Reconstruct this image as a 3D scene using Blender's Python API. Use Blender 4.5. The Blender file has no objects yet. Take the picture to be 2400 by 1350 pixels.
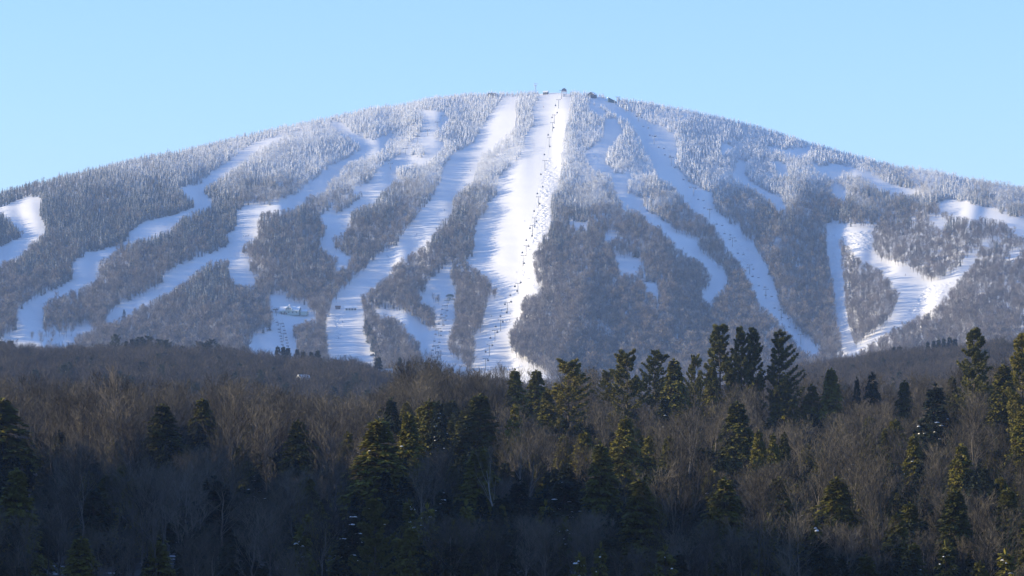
import bpy, math, random
import numpy as np
from mathutils import Vector

# ------------------------------------------------------------------ camera, sky, sun, exposure
scene = bpy.context.scene
COL = scene.collection
F = 8300.0            # focal length in photograph pixels
HOR = 1050.0          # photograph row of the horizon
cam_d = bpy.data.cameras.new("camera")
cam = bpy.data.objects.new("camera", cam_d)
COL.objects.link(cam)
scene.camera = cam
cam_d.sensor_fit = 'HORIZONTAL'
cam_d.sensor_width = 36.0
cam_d.lens = 36.0 * F / 2400.0
cam_d.shift_y = (HOR - 675.0) / 2400.0
cam_d.clip_start = 1.0
cam_d.clip_end = 40000.0
cam.rotation_euler = (math.radians(90), 0, 0)

SUN_EL, SUN_AZ = 13.4, -89.0          # azimuth from the view axis, negative = left
world = bpy.data.worlds.new("World")
scene.world = world
world.use_nodes = True
wn = world.node_tree
bg = wn.nodes['Background']
sky = wn.nodes.new('ShaderNodeTexSky')
sky.sky_type = 'NISHITA'
sky.sun_disc = False
sky.sun_elevation = math.radians(SUN_EL)
sky.sun_rotation = math.radians(SUN_AZ)
sky.air_density = 0.92
sky.dust_density = 0.0
sky.ozone_density = 4.2
tint = wn.nodes.new('ShaderNodeMix'); tint.data_type = 'RGBA'; tint.blend_type = 'MULTIPLY'
tint.inputs[0].default_value = 1.0
tint.inputs[7].default_value = (1.0, 0.925, 1.03, 1)       # white balance of the whole sky
wn.links.new(sky.outputs[0], tint.inputs[6])
wn.links.new(tint.outputs[2], bg.inputs[0])
bg.inputs[1].default_value = 0.15
sun_l = bpy.data.lights.new("sun", 'SUN')
sun_l.energy = 4.75
sun_l.angle = math.radians(0.53)
sun_l.color = (1.0, 0.83, 0.54)
sun = bpy.data.objects.new("sun", sun_l)
COL.objects.link(sun)
_e, _a = math.radians(SUN_EL), math.radians(SUN_AZ)
to_sun = Vector((math.sin(_a) * math.cos(_e), math.cos(_a) * math.cos(_e), math.sin(_e)))
sun.rotation_euler = to_sun.to_track_quat('Z', 'Y').to_euler()
scene.view_settings.view_transform = 'Standard'
scene.view_settings.look = 'None'
scene.view_settings.gamma = 1.0
scene.view_settings.use_curve_mapping = False
scene.view_settings.exposure = 1.0
scene.render.engine = 'CYCLES'
scene.cycles.use_denoising = True
scene.cycles.adaptive_threshold = 0.004
scene.cycles.max_bounces = 5
scene.cycles.diffuse_bounces = 3
scene.cycles.volume_bounces = 0
scene.cycles.transparent_max_bounces = 8
scene.cycles.volume_step_rate = 1.0

# ------------------------------------------------------------------ helpers
def ordinal(n):
    a = "first second third fourth fifth sixth seventh eighth ninth tenth eleventh twelfth thirteenth fourteenth fifteenth sixteenth seventeenth eighteenth nineteenth".split()
    t = "twent thirt fort fift sixt sevent eight ninet".split()
    if n >= 100: return "hundred-and-" + ordinal(n - 100) if n > 100 else "hundredth"
    if n < 20: return a[n - 1]
    return t[n // 10 - 2] + "ieth" if n % 10 == 0 else t[n // 10 - 2] + "y-" + a[n % 10 - 1]
COUNTED = {}
def link(o, parent=None):
    COL.objects.link(o)
    if parent is not None:
        o.parent = parent
    return o

def props(o, label=None, cat=None, group=None, kind=None):
    if label: o['label'] = label
    if cat: o['category'] = cat
    if group: o['group'] = group
    if kind: o['kind'] = kind
    return o

def np_mesh(name, verts, tris, mat, smooth=False, mat_idx=None, mats=None):
    me = bpy.data.meshes.new(name)
    verts = np.ascontiguousarray(verts, dtype=np.float32).reshape(-1, 3)
    tris = np.ascontiguousarray(tris, dtype=np.int32).reshape(-1, 3)
    nv, nf = len(verts), len(tris)
    me.vertices.add(nv); me.vertices.foreach_set('co', verts.ravel())
    me.loops.add(nf * 3); me.loops.foreach_set('vertex_index', tris.ravel())
    me.polygons.add(nf)
    me.polygons.foreach_set('loop_start', np.arange(0, nf * 3, 3, dtype=np.int32))
    me.polygons.foreach_set('loop_total', np.full(nf, 3, dtype=np.int32))
    me.polygons.foreach_set('use_smooth', np.full(nf, smooth, dtype=bool))
    for m in (mats or [mat]):
        me.materials.append(m)
    if mat_idx is not None:
        me.polygons.foreach_set('material_index', np.ascontiguousarray(mat_idx, dtype=np.int32))
    me.update(calc_edges=True)
    me.validate()
    return me

class MB:
    """collects triangles"""
    def __init__(self):
        self.v, self.t, self.n = [], [], 0
    def add(self, v, t):
        v = np.asarray(v, dtype=np.float64).reshape(-1, 3); t = np.asarray(t, dtype=np.int64).reshape(-1, 3)
        self.v.append(v); self.t.append(t + self.n); self.n += len(v)
        return self
    def quad(self, a, b, c, d):
        return self.add([a, b, c, d], [(0, 1, 2), (0, 2, 3)])
    def box(self, x0, x1, y0, y1, z0, z1):
        v = [(x, y, z) for z in (z0, z1) for x, y in ((x0, y0), (x1, y0), (x1, y1), (x0, y1))]
        return self.add(v, [(0, 2, 1), (0, 3, 2), (4, 5, 6), (4, 6, 7), (0, 1, 5), (0, 5, 4), (1, 2, 6), (1, 6, 5),
                            (2, 3, 7), (2, 7, 6), (3, 0, 4), (3, 4, 7)])
    def prism(self, poly, y0, y1):
        """polygon in x,z (convex) extruded along y"""
        n = len(poly)
        v = [(x, y0, z) for x, z in poly] + [(x, y1, z) for x, z in poly]
        t = [(0, i, i + 1) for i in range(1, n - 1)] + [(n, n + i + 1, n + i) for i in range(1, n - 1)]
        for i in range(n):
            j = (i + 1) % n
            t += [(i, i + n, j + n), (i, j + n, j)]
        return self.add(v, t)
    def tubes(self, P0, P1, R0, R1, n=3):
        P0 = np.atleast_2d(P0).astype(float); P1 = np.atleast_2d(P1).astype(float)
        N = len(P0); R0 = np.broadcast_to(R0, (N,)); R1 = np.broadcast_to(R1, (N,))
        d = P1 - P0; d = d / (np.linalg.norm(d, axis=1, keepdims=True) + 1e-9)
        ref = np.where(np.abs(d[:, 2:3]) > 0.9, np.array([[1., 0, 0]]), np.array([[0., 0, 1]]))
        a = np.cross(d, ref); a /= np.linalg.norm(a, axis=1, keepdims=True) + 1e-9
        b = np.cross(d, a)
        th = np.arange(n) * 2 * math.pi / n
        ring = a[:, None, :] * np.cos(th)[None, :, None] + b[:, None, :] * np.sin(th)[None, :, None]
        v = np.stack([P0[:, None] + ring * R0[:, None, None], P1[:, None] + ring * R1[:, None, None]], axis=1)
        k = np.arange(n); k2 = (k + 1) % n
        t = np.concatenate([np.stack([k, k2, k2 + n], 1), np.stack([k, k2 + n, k + n], 1)])
        T = (t[None] + (np.arange(N) * 2 * n)[:, None, None])
        return self.add(v, T)
    def lathe(self, prof, n=10, c=(0, 0, 0)):
        th = np.arange(n) * 2 * math.pi / n
        v = [(c[0] + r * math.cos(a), c[1] + r * math.sin(a), c[2] + z) for r, z in prof for a in th]
        t = []
        for i in range(len(prof) - 1):
            for k in range(n):
                k2 = (k + 1) % n
                t += [(i * n + k, i * n + k2, (i + 1) * n + k2), (i * n + k, (i + 1) * n + k2, (i + 1) * n + k)]
        return self.add(v, t)
    def tri_ribbons(self, P, D, W, rng):
        """long thin triangles from P along D, width W"""
        s = np.cross(D, rng.normal(size=D.shape)); s /= np.linalg.norm(s, axis=1, keepdims=True) + 1e-9
        W = np.broadcast_to(W, (len(P),))[:, None]
        v = np.stack([P - s * W / 2, P + s * W / 2, P + D], 1)
        return self.add(v, np.arange(len(P) * 3).reshape(-1, 3))
    def diamonds(self, P, D, L, W, rng, flat=0.35):
        """leaf sprays: kite quads from P along unit D; flat = how much they stay level"""
        N = len(P)
        r = rng.normal(size=(N, 3)) * flat; r[:, 2] += 1
        s = np.cross(D, r); s /= np.linalg.norm(s, axis=1, keepdims=True) + 1e-9
        L = np.broadcast_to(L, (N,))[:, None]; W = np.broadcast_to(W, (N,))[:, None]
        m = P + D * L * 0.45
        v = np.stack([P, m + s * W / 2, P + D * L, m - s * W / 2], 1)
        k = (np.arange(N) * 4)[:, None]
        return self.add(v, np.concatenate([k + np.array([[0, 1, 2]]), k + np.array([[0, 2, 3]])], 0))
    def arrays(self):
        return np.concatenate(self.v), np.concatenate(self.t)
    def mesh(self, name, mat, smooth=False):
        v, t = self.arrays()
        return np_mesh(name, v, t, mat, smooth)
    def obj(self, name, mat, parent=None, smooth=False):
        return link(bpy.data.objects.new(name, self.mesh(name, mat, smooth)), parent)

def empty(name, loc=(0, 0, 0), rz=0.0, s=1.0):
    o = bpy.data.objects.new(name, None)
    o.location = loc; o.rotation_euler = (0, 0, rz); o.scale = (s, s, s)
    o.empty_display_size = 0.5
    return link(o)

def unit(a):
    return a / (np.linalg.norm(a, axis=-1, keepdims=True) + 1e-9)

def sstep(a, b, x):
    t = np.clip((np.asarray(x, float) - a) / (b - a), 0, 1)
    return t * t * (3 - 2 * t)

class Noise:
    def __init__(self, seed, n=64):
        self.g = np.random.default_rng(seed).uniform(-1, 1, (n, n)); self.n = n
    def __call__(self, x, y):
        x = np.asarray(x, float); y = np.asarray(y, float)
        xi = np.floor(x).astype(int); yi = np.floor(y).astype(int)
        fx = x - xi; fy = y - yi
        fx = fx * fx * (3 - 2 * fx); fy = fy * fy * (3 - 2 * fy)
        n = self.n; g = self.g
        a = g[xi % n, yi % n]; b = g[(xi + 1) % n, yi % n]; c = g[xi % n, (yi + 1) % n]; d = g[(xi + 1) % n, (yi + 1) % n]
        return (a * (1 - fx) + b * fx) * (1 - fy) + (c * (1 - fx) + d * fx) * fy
N1, N2, N3, N4 = Noise(1), Noise(2), Noise(3), Noise(4)

# ------------------------------------------------------------------ materials
def new_mat(name):
    m = bpy.data.materials.new(name); m.use_nodes = True
    nt = m.node_tree
    return m, nt, nt.nodes['Principled BSDF']

def plain(name, col, rough=0.6, metal=0.0, var=0.12, scale=3.0):
    m, nt, b = new_mat(name)
    b.inputs['Roughness'].default_value = rough; b.inputs['Metallic'].default_value = metal
    tc = nt.nodes.new('ShaderNodeTexCoord'); no = nt.nodes.new('ShaderNodeTexNoise')
    no.inputs['Scale'].default_value = scale
    nt.links.new(tc.outputs['Object'], no.inputs['Vector'])
    mx = nt.nodes.new('ShaderNodeMix'); mx.data_type = 'RGBA'
    mx.inputs[6].default_value = (*[c * (1 - var) for c in col], 1); mx.inputs[7].default_value = (*[min(1, c * (1 + var)) for c in col], 1)
    nt.links.new(no.outputs[0], mx.inputs[0]); nt.links.new(mx.outputs[2], b.inputs['Base Color'])
    return m

def tree_mat(name, dark, light, frost_attr=False, snow_up=0.0, snow_col=(0.80, 0.81, 0.83), obj_scale=0.35, frost_const=0.0, rough=0.75):
    """dark/light vary per tree and in clumps; snow on faces that look upward; frost from the instance attribute"""
    m, nt, b = new_mat(name)
    L = nt.links
    b.inputs['Roughness'].default_value = rough
    b.inputs['Specular IOR Level'].default_value = 0.2
    tc = nt.nodes.new('ShaderNodeTexCoord'); no = nt.nodes.new('ShaderNodeTexNoise')
    no.inputs['Scale'].default_value = obj_scale; no.inputs['Detail'].default_value = 3
    L.new(tc.outputs['Object'], no.inputs['Vector'])
    oi = nt.nodes.new('ShaderNodeObjectInfo')
    ad = nt.nodes.new('ShaderNodeMath'); ad.operation = 'ADD'
    L.new(no.outputs[0], ad.inputs[0]); L.new(oi.outputs['Random'], ad.inputs[1])
    mr = nt.nodes.new('ShaderNodeMapRange'); mr.inputs[1].default_value = 0.4; mr.inputs[2].default_value = 1.5
    L.new(ad.outputs[0], mr.inputs[0])
    mx = nt.nodes.new('ShaderNodeMix'); mx.data_type = 'RGBA'
    mx.inputs[6].default_value = (*dark, 1); mx.inputs[7].default_value = (*light, 1)
    L.new(mr.outputs[0], mx.inputs[0])
    col = mx.outputs[2]
    if frost_attr or frost_const > 0 or snow_up > 0:
        geo = nt.nodes.new('ShaderNodeNewGeometry'); sp = nt.nodes.new('ShaderNodeSeparateXYZ')
        L.new(geo.outputs['Normal'], sp.inputs[0])
        ab = nt.nodes.new('ShaderNodeMath'); ab.operation = 'ABSOLUTE'; L.new(sp.outputs[2], ab.inputs[0])
        # factor = frost*(1.15) + snow_up*up*noise
        n2 = nt.nodes.new('ShaderNodeTexNoise'); n2.inputs['Scale'].default_value = obj_scale * 3.1; n2.inputs['Detail'].default_value = 2
        L.new(tc.outputs['Object'], n2.inputs['Vector'])
        nm = nt.nodes.new('ShaderNodeMapRange'); nm.inputs[1].default_value = 0.40; nm.inputs[2].default_value = 0.60
        L.new(n2.outputs[0], nm.inputs[0])
        su = nt.nodes.new('ShaderNodeMath'); su.operation = 'MULTIPLY'; L.new(ab.outputs[0], su.inputs[0]); L.new(nm.outputs[0], su.inputs[1])
        s2 = nt.nodes.new('ShaderNodeMath'); s2.operation = 'MULTIPLY'; L.new(su.outputs[0], s2.inputs[0]); s2.inputs[1].default_value = snow_up
        fr = nt.nodes.new('ShaderNodeMath'); fr.operation = 'ADD'; L.new(s2.outputs[0], fr.inputs[0]); fr.inputs[1].default_value = frost_const
        out = fr.outputs[0]
        if frost_attr:
            at = nt.nodes.new('ShaderNodeAttribute'); at.attribute_type = 'INSTANCER'; at.attribute_name = 'frost'
            f2 = nt.nodes.new('ShaderNodeMath'); f2.operation = 'ADD'; f2.use_clamp = True
            L.new(out, f2.inputs[0]); L.new(at.outputs['Fac'], f2.inputs[1]); out = f2.outputs[0]
        m2 = nt.nodes.new('ShaderNodeMix'); m2.data_type = 'RGBA'; m2.clamp_factor = True
        L.new(out, m2.inputs[0]); L.new(col, m2.inputs[6]); m2.inputs[7].default_value = (*snow_col, 1)
        col = m2.outputs[2]
    L.new(col, b.inputs['Base Color'])
    return m

def snow_mat(name, col=(0.90, 0.89, 0.87), mogul=False):
    m, nt, b = new_mat(name)
    L = nt.links
    b.inputs['Roughness'].default_value = 0.7; b.inputs['Specular IOR Level'].default_value = 0.15
    tc = nt.nodes.new('ShaderNodeTexCoord')
    no = nt.nodes.new('ShaderNodeTexNoise'); no.inputs['Scale'].default_value = 0.02; no.inputs['Detail'].default_value = 6
    L.new(tc.outputs['Object'], no.inputs['Vector'])
    mx = nt.nodes.new('ShaderNodeMix'); mx.data_type = 'RGBA'
    mx.inputs[6].default_value = (*[c * 0.95 for c in col], 1); mx.inputs[7].default_value = (*col, 1)
    L.new(no.outputs[0], mx.inputs[0]); L.new(mx.outputs[2], b.inputs['Base Color'])
    n2 = nt.nodes.new('ShaderNodeTexNoise'); n2.inputs['Scale'].default_value = 0.16; n2.inputs['Detail'].default_value = 3
    L.new(tc.outputs['Object'], n2.inputs['Vector'])
    bp = nt.nodes.new('ShaderNodeBump'); bp.inputs['Distance'].default_value = 1.0
    L.new(n2.outputs[0], bp.inputs['Height'])
    if mogul:
        at = nt.nodes.new('ShaderNodeAttribute'); at.attribute_name = 'mogul'
        ma = nt.nodes.new('ShaderNodeMath'); ma.operation = 'MULTIPLY_ADD'
        L.new(at.outputs['Fac'], ma.inputs[0]); ma.inputs[1].default_value = 5.0; ma.inputs[2].default_value = 0.22
        L.new(ma.outputs[0], bp.inputs['Distance'])
    else:
        bp.inputs['Distance'].default_value = 0.4
    L.new(bp.outputs[0], b.inputs['Normal'])
    return m

M_snow = snow_mat("mountain_snow", mogul=True)
M_snow2 = snow_mat("plain_snow")
M_clump = plain("snow_clump", (0.85, 0.87, 0.9), 0.7, 0, 0.05)

# forest floor: dark brush colour replaces snow to keep the woods dark, snow patches
def floor_mat():
    m, nt, b = new_mat("forest_floor")
    L = nt.links
    tc = nt.nodes.new('ShaderNodeTexCoord')
    no = nt.nodes.new('ShaderNodeTexNoise'); no.inputs['Scale'].default_value = 0.25; no.inputs['Detail'].default_value = 6
    L.new(tc.outputs['Object'], no.inputs['Vector'])
    cr = nt.nodes.new('ShaderNodeValToRGB')
    cr.color_ramp.elements[0].position = 0.42; cr.color_ramp.elements[0].color = (0.015, 0.012, 0.01, 1)
    cr.color_ramp.elements[1].position = 0.72; cr.color_ramp.elements[1].color = (0.6, 0.62, 0.66, 1)
    e = cr.color_ramp.elements.new(0.60); e.color = (0.03, 0.024, 0.018, 1)
    L.new(no.outputs[0], cr.inputs[0]); L.new(cr.outputs[0], b.inputs['Base Color'])
    b.inputs['Roughness'].default_value = 0.9
    return m
M_floor = floor_mat()

M_bark = tree_mat("hardwood_bark", (0.035, 0.03, 0.026), (0.17, 0.15, 0.125), obj_scale=0.8)
M_twig = tree_mat("hardwood_twigs", (0.009, 0.008, 0.007), (0.135, 0.119, 0.092), obj_scale=0.2)
M_birch = tree_mat("birch_bark", (0.15, 0.14, 0.13), (0.45, 0.43, 0.40), obj_scale=1.6)
M_cbark = tree_mat("conifer_bark", (0.05, 0.04, 0.032), (0.09, 0.07, 0.055), obj_scale=0.8)
M_hemlock = tree_mat("hemlock_foliage", (0.040, 0.048, 0.010), (0.185, 0.165, 0.024), obj_scale=0.5)
M_pine = tree_mat("pine_foliage", (0.060, 0.075, 0.022), (0.200, 0.175, 0.040), obj_scale=0.5)
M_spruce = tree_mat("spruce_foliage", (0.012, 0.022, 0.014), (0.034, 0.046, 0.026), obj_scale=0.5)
M_ridge_spruce = tree_mat("ridge_spruce_foliage", (0.018, 0.034, 0.026), (0.045, 0.062, 0.044), snow_up=0.10, obj_scale=0.5)
M_far_conifer = tree_mat("far_conifer_foliage", (0.020, 0.030, 0.028), (0.060, 0.070, 0.062), frost_attr=True, snow_up=0.55, obj_scale=0.45)
M_far_twig = tree_mat("far_hardwood_twigs", (0.050, 0.042, 0.036), (0.23, 0.185, 0.150), frost_attr=True, snow_up=0.05, obj_scale=0.15)
M_mid_twig = tree_mat("ridge_hardwood_twigs", (0.018, 0.017, 0.016), (0.110, 0.092, 0.078), frost_attr=True, obj_scale=0.15)

# ------------------------------------------------------------------ terrain functions (photo column, row -> place on the mountain)
def pt(u, v, D):
    u = np.asarray(u, float)
    return np.stack(np.broadcast_arrays((u - 1200) / F * D, D, (HOR - v) / F * D), -1)

SKU = [-900, -300, 0, 50, 100, 200, 300, 400, 500, 600, 700, 800, 870, 950, 1000, 1100, 1200, 1255, 1322, 1400, 1450, 1500, 1600, 1700, 1800, 1900, 2000, 2100, 2200, 2300, 2400, 2700, 3300]
SKV = [720, 540, 447, 434, 421, 397, 371, 354, 331, 306, 284, 264, 246, 237, 224, 214, 212, 214, 213, 215, 226, 232, 250, 272, 298, 330, 358, 384, 400, 419, 435, 500, 700]
def crest(u):
    return np.interp(u, SKU, SKV) + 12.0 - 8 * np.exp(-((np.asarray(u, float) - 1300) / 60) ** 2)

CU = [-900, 0, 300, 600, 850, 990, 1090, 1345, 1500, 1750, 1950, 2120, 2400, 3300]
CV = [230, 420, 600, 750, 900]
CR = np.array([   # metres added to the distance (relief): falling to the right = slope turned to the left
    [120, 60, 30, 10, 20, 35, 35, -55, -10, 120, 180, 200, 230, 260],
    [100, 30, 20, 15, 25, 45, 38, -68, -20, 110, 170, 170, 160, 170],
    [60, 10, 20, 30, 40, 50, 38, -78, -30, 100, 165, 80, -40, -170],
    [20, -10, 10, 20, 40, 48, 30, -75, -40, 60, 90, -40, -210, -350],
    [0, 0, 0, 0, 0, 0, 0, 0, 0, 0, -20, -120, -300, -450]], float)
def smooth_i(x, xs):
    i = np.clip(np.searchsorted(xs, x, side='right') - 1, 0, len(xs) - 2)
    xs = np.asarray(xs, float); t = np.clip((x - xs[i]) / (xs[i + 1] - xs[i]), 0, 1)
    return i, t * t * (3 - 2 * t) * 0.6 + t * 0.4
def relief(u, v):
    u = np.asarray(u, float); v = np.asarray(v, float)
    i, a = smooth_i(u, CU); j, b = smooth_i(v, CV)
    r = (CR[j, i] * (1 - a) + CR[j, i + 1] * a) * (1 - b) + (CR[j + 1, i] * (1 - a) + CR[j + 1, i + 1] * a) * b
    lean = (u - 1250) * (v - 200) / 1400.0
    uu = u + lean * 0.35
    r = r + (22 * N1(uu / 90.0, v / 260.0) + 11 * N2(uu / 38.0, v / 120.0)) * (1 - 0.75 * np.exp(-((u - 1210 + (v - 250) * 0.12) / 95.0) ** 2))
    r = r + 2.6 * N3(u / 70.0 + 5, v / 12.0) * sstep(430, 700, v) + 0.7 * N4(u / 60.0, v / 7.0)
    return r
def mdist(u, v):
    u = np.asarray(u, float); v = np.asarray(v, float)
    c = crest(u)
    D = 4080 + (880 - v) * 2.05 + 0.0006 * (880 - v) ** 2
    D = D + relief(u, v)
    D = D + 70 * np.clip(1 - (v - c) / 45.0, 0, 1) ** 2
    return D
def mount(u, v):
    return pt(u, v, mdist(u, v))

# ski runs, traced on the slope (photo column, row)
RUNS = [
 [(0,487),(7,485),(53,465),(92,461),(89,501),(107,536),(99,552),(71,568),(64,584),(25,607),(0,612),(-60,640),(-60,600),(0,579),(28,565),(59,554),(58,543),(46,533),(21,511),(7,497),(-40,510),(-40,492)],
 [(662,318),(655,326),(630,335),(602,347),(588,362),(555,384),(533,401),(498,426),(480,437),(473,451),(494,467),(494,481),(462,490),(427,506),(402,535),(356,551),(302,567),(281,578),(256,595),(228,617),(228,629),(231,659),(199,668),(178,666),(171,629),(185,607),(199,592),(228,590),(284,572),(302,561),(309,540),(338,522),(373,512),(420,501),(459,483),(452,462),(420,441),(440,436),(466,435),(476,426),(501,401),(533,380),(560,362),(590,338),(625,325)],
 [(131,682),(100,692),(70,710),(50,726),(36,745),(50,762),(30,785),(0,798),(-60,800),(-60,830),(0,822),(64,815),(170,808),(175,790),(120,800),(75,800),(62,790),(75,775),(100,765),(98,740),(103,718),(121,695)],
 [(75,770),(110,776),(160,775),(215,762),(218,770),(180,783),(120,783),(80,780)],
 [(583,481),(612,494),(604,522),(601,554),(569,572),(562,593),(583,611),(580,636),(601,663),(587,670),(555,663),(537,643),(544,615),(533,602),(505,610),(476,620),(455,638),(437,659),(402,677),(368,684),(384,657),(402,636),(427,622),(462,608),(498,593),(540,576),(533,547),(551,540),(560,522),(555,497)],
 [(338,697),(320,700),(285,715),(255,740),(245,752),(262,754),(300,742),(325,726),(332,710)],
 [(774,285),(800,286),(817,304),(845,320),(875,330),(905,318),(925,305),(905,335),(892,352),(850,366),(820,376),(795,400),(771,425),(760,450),(721,458),(697,483),(658,490),(615,497),(585,482),(640,482),(653,475),(703,457),(732,425),(771,393),(799,379),(828,362),(853,350),(840,330),(810,310),(785,295)],
 [(991,258),(1037,262),(1046,276),(1037,297),(1018,300),(1014,322),(1041,336),(1030,354),(1002,376),(977,378),(928,390),(922,425),(895,445),(874,474),(835,484),(820,499),(816,535),(800,548),(782,552),(775,570),(785,590),(812,600),(825,605),(810,625),(782,634),(800,612),(780,597),(752,584),(768,540),(765,520),(750,515),(762,498),(800,470),(840,440),(880,425),(884,400),(925,370),(945,358),(975,325),(996,300),(996,278)],
 [(1183,228),(1206,230),(1203,255),(1206,280),(1201,297),(1169,329),(1150,345),(1122,358),(1113,400),(1105,425),(1076,443),(1058,466),(1058,496),(1027,530),(1005,562),(991,580),(934,609),(917,629),(907,649),(877,669),(850,692),(835,704),(840,722),(780,726),(775,712),(797,693),(823,667),(849,642),(884,607),(931,575),(956,543),(980,511),(995,489),(1027,450),(1037,422),(1044,390),(1066,358),(1112,336),(1133,301),(1155,262)],
 [(1277,216),(1312,214),(1333,225),(1333,250),(1330,270),(1322,290),(1322,303),(1317,328),(1318,340),(1311,379),(1308,429),(1290,457),(1286,493),(1293,511),(1286,536),(1265,564),(1254,592),(1247,628),(1251,656),(1256,668),(1273,684),(1235,692),(1213,703),(1217,727),(1223,742),(1203,762),(1190,772),(1193,800),(1193,827),(1217,845),(1247,865),(1300,890),(1100,895),(1113,857),(1113,827),(1110,793),(1130,780),(1137,747),(1143,723),(1147,705),(1173,700),(1177,687),(1160,673),(1137,645),(1110,625),(1094,617),(1112,600),(1116,564),(1116,532),(1144,500),(1144,479),(1169,457),(1172,415),(1204,383),(1233,354),(1233,322),(1238,312),(1255,293),(1255,273),(1253,250),(1267,233),(1273,218)],
 [(1063,625),(1053,649),(1057,674),(1065,690),(1062,720),(1065,752),(1055,790),(1048,820),(1055,835),(1080,857),(1110,890),(1000,890),(990,850),(985,800),(965,785),(945,760),(925,747),(895,737),(870,729),(900,725),(950,735),(985,758),(1005,775),(1020,782),(1025,770),(1020,745),(1020,730),(1010,715),(990,708),(977,700),(998,690),(1003,670),(1012,655),(1043,630)],
 [(633,695),(673,693),(662,708),(720,716),(722,730),(745,742),(722,752),(687,762),(683,787),(693,809),(697,840),(650,840),(587,835),(587,803),(610,787),(640,772),(640,740),(635,713)],
 [(772,722),(780,733),(763,760),(768,793),(770,870),(877,880),(877,835),(863,812),(850,779),(853,745),(846,722)],
 [(1424,280),(1442,280),(1456,308),(1435,336),(1416,356),(1417,381),(1435,397),(1436,408),(1410,400),(1385,390),(1371,361),(1389,344),(1417,322),(1421,294)],
 [(1440,406),(1481,411),(1468,432),(1467,454),(1503,464),(1506,488),(1520,498),(1556,520),(1574,541),(1631,566),(1638,591),(1663,612),(1691,634),(1706,663),(1692,680),(1675,695),(1672,712),(1643,695),(1664,675),(1668,645),(1641,612),(1609,594),(1584,580),(1552,534),(1524,523),(1503,495),(1464,481),(1442,445)],
 [(178,652),(205,664),(180,680),(140,694),(122,694),(140,676)],
 [(402,670),(372,678),(340,692),(326,704),(345,714),(372,694),(404,680)],
 [(1415,552),(1446,550),(1442,562),(1420,566)],
 [(1440,596),(1462,606),(1499,607),(1500,630),(1488,646),(1466,640),(1453,643),(1448,618)],
 [(1500,650),(1520,664),(1536,666),(1544,700),(1530,690),(1516,680)],
 [(1333,518),(1378,527),(1372,533),(1333,525)],
 [(1380,222),(1405,226),(1430,238),(1460,256),(1487,265),(1513,283),(1574,312),(1581,335),(1584,358),(1576,390),(1592,399),(1609,424),(1663,452),(1670,468),(1670,491),(1698,513),(1727,538),(1737,559),(1762,570),(1773,598),(1798,637),(1807,662),(1813,674),(1820,702),(1831,734),(1856,766),(1899,805),(1930,830),(1890,830),(1856,791),(1831,755),(1811,741),(1781,716),(1760,663),(1734,619),(1712,591),(1691,559),(1677,534),(1645,502),(1620,488),(1595,452),(1570,424),(1538,406),(1531,385),(1513,353),(1496,310),(1472,278),(1445,264),(1420,247),(1395,237)],
 [(1380,238),(1395,248),(1418,262),(1412,270),(1388,256)],
 [(1691,333),(1723,347),(1712,356),(1688,360)],
 [(1730,377),(1751,381),(1744,408),(1762,429),(1798,449),(1826,463),(1846,491),(1823,491),(1798,466),(1755,438),(1720,420),(1716,406)],
 [(1798,342),(1833,351),(1883,349),(1903,340),(1899,356),(1869,370),(1840,360),(1803,353)],
 [(1812,378),(1844,385),(1848,413),(1824,409)],
 [(1900,384),(1926,392),(1954,384),(1997,393),(2047,413),(2091,434),(2144,446),(2140,460),(2098,456),(2057,445),(2040,427),(2008,412),(1976,405),(1956,420),(1928,412)],
 [(1951,442),(1972,442),(1983,450),(1980,474),(1954,466)],
 [(2192,478),(2222,467),(2276,478),(2332,495),(2382,513),(2470,530),(2470,560),(2400,549),(2362,545),(2384,541),(2380,530),(2347,517),(2290,505),(2283,514),(2247,506),(2200,490)],
 [(2180,514),(2212,518),(2214,538),(2190,528)],
 [(1941,522),(1970,526),(2005,536),(2041,534),(2043,560),(2044,590),(2062,613),(2126,631),(2155,649),(2169,667),(2212,656),(2251,631),(2272,602),(2295,592),(2268,631),(2247,656),(2226,681),(2204,709),(2183,730),(2140,748),(2098,766),(2062,791),(2027,814),(2005,830),(1975,832),(1966,773),(1956,684),(1941,595)],
 [(2300,570),(2332,568),(2332,578),(2305,580)],
 [(2368,593),(2395,590),(2385,603),(2370,604)],
 [(1330,758),(1398,758),(1440,788),(1434,790),(1392,762),(1330,761)],
]
ISLANDS = [
 [(955,360),(965,338),(985,330),(1000,345),(998,362),(980,374)],
 [(775,507),(780,487),(820,457),(850,445),(872,435),(857,457),(835,472),(800,502)],
 [(1963,562),(1975,552),(1990,582),(2023,612),(2055,630),(2094,664),(2108,700),(2098,741),(2073,768),(2037,792),(2009,816),(2001,816),(1980,742),(1975,680),(1968,610)],
 [(1012,712),(1012,690),(1030,684),(1035,702),(1030,716)],
 [(776,716),(778,706),(806,706),(806,716)],
]
def inside(poly, u, v):
    r = np.zeros(np.shape(u), bool)
    n = len(poly)
    for i in range(n):
        x0, y0 = poly[i]; x1, y1 = poly[(i + 1) % n]
        if y0 == y1: continue
        c = ((y0 > v) != (y1 > v)) & (u < (x1 - x0) * (v - y0) / (y1 - y0) + x0)
        r ^= c
    return r
def in_run(u, v):
    u = np.asarray(u, float); v = np.asarray(v, float)
    r = np.zeros(u.shape, bool)
    for p in RUNS:
        xs = [q[0] for q in p]; ys = [q[1] for q in p]
        s = (u >= min(xs)) & (u <= max(xs)) & (v >= min(ys)) & (v <= max(ys))
        if s.any():
            r[s] |= inside(p, u[s], v[s])
    for p in ISLANDS:
        r &= ~inside(p, u, v)
    return r

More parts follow.
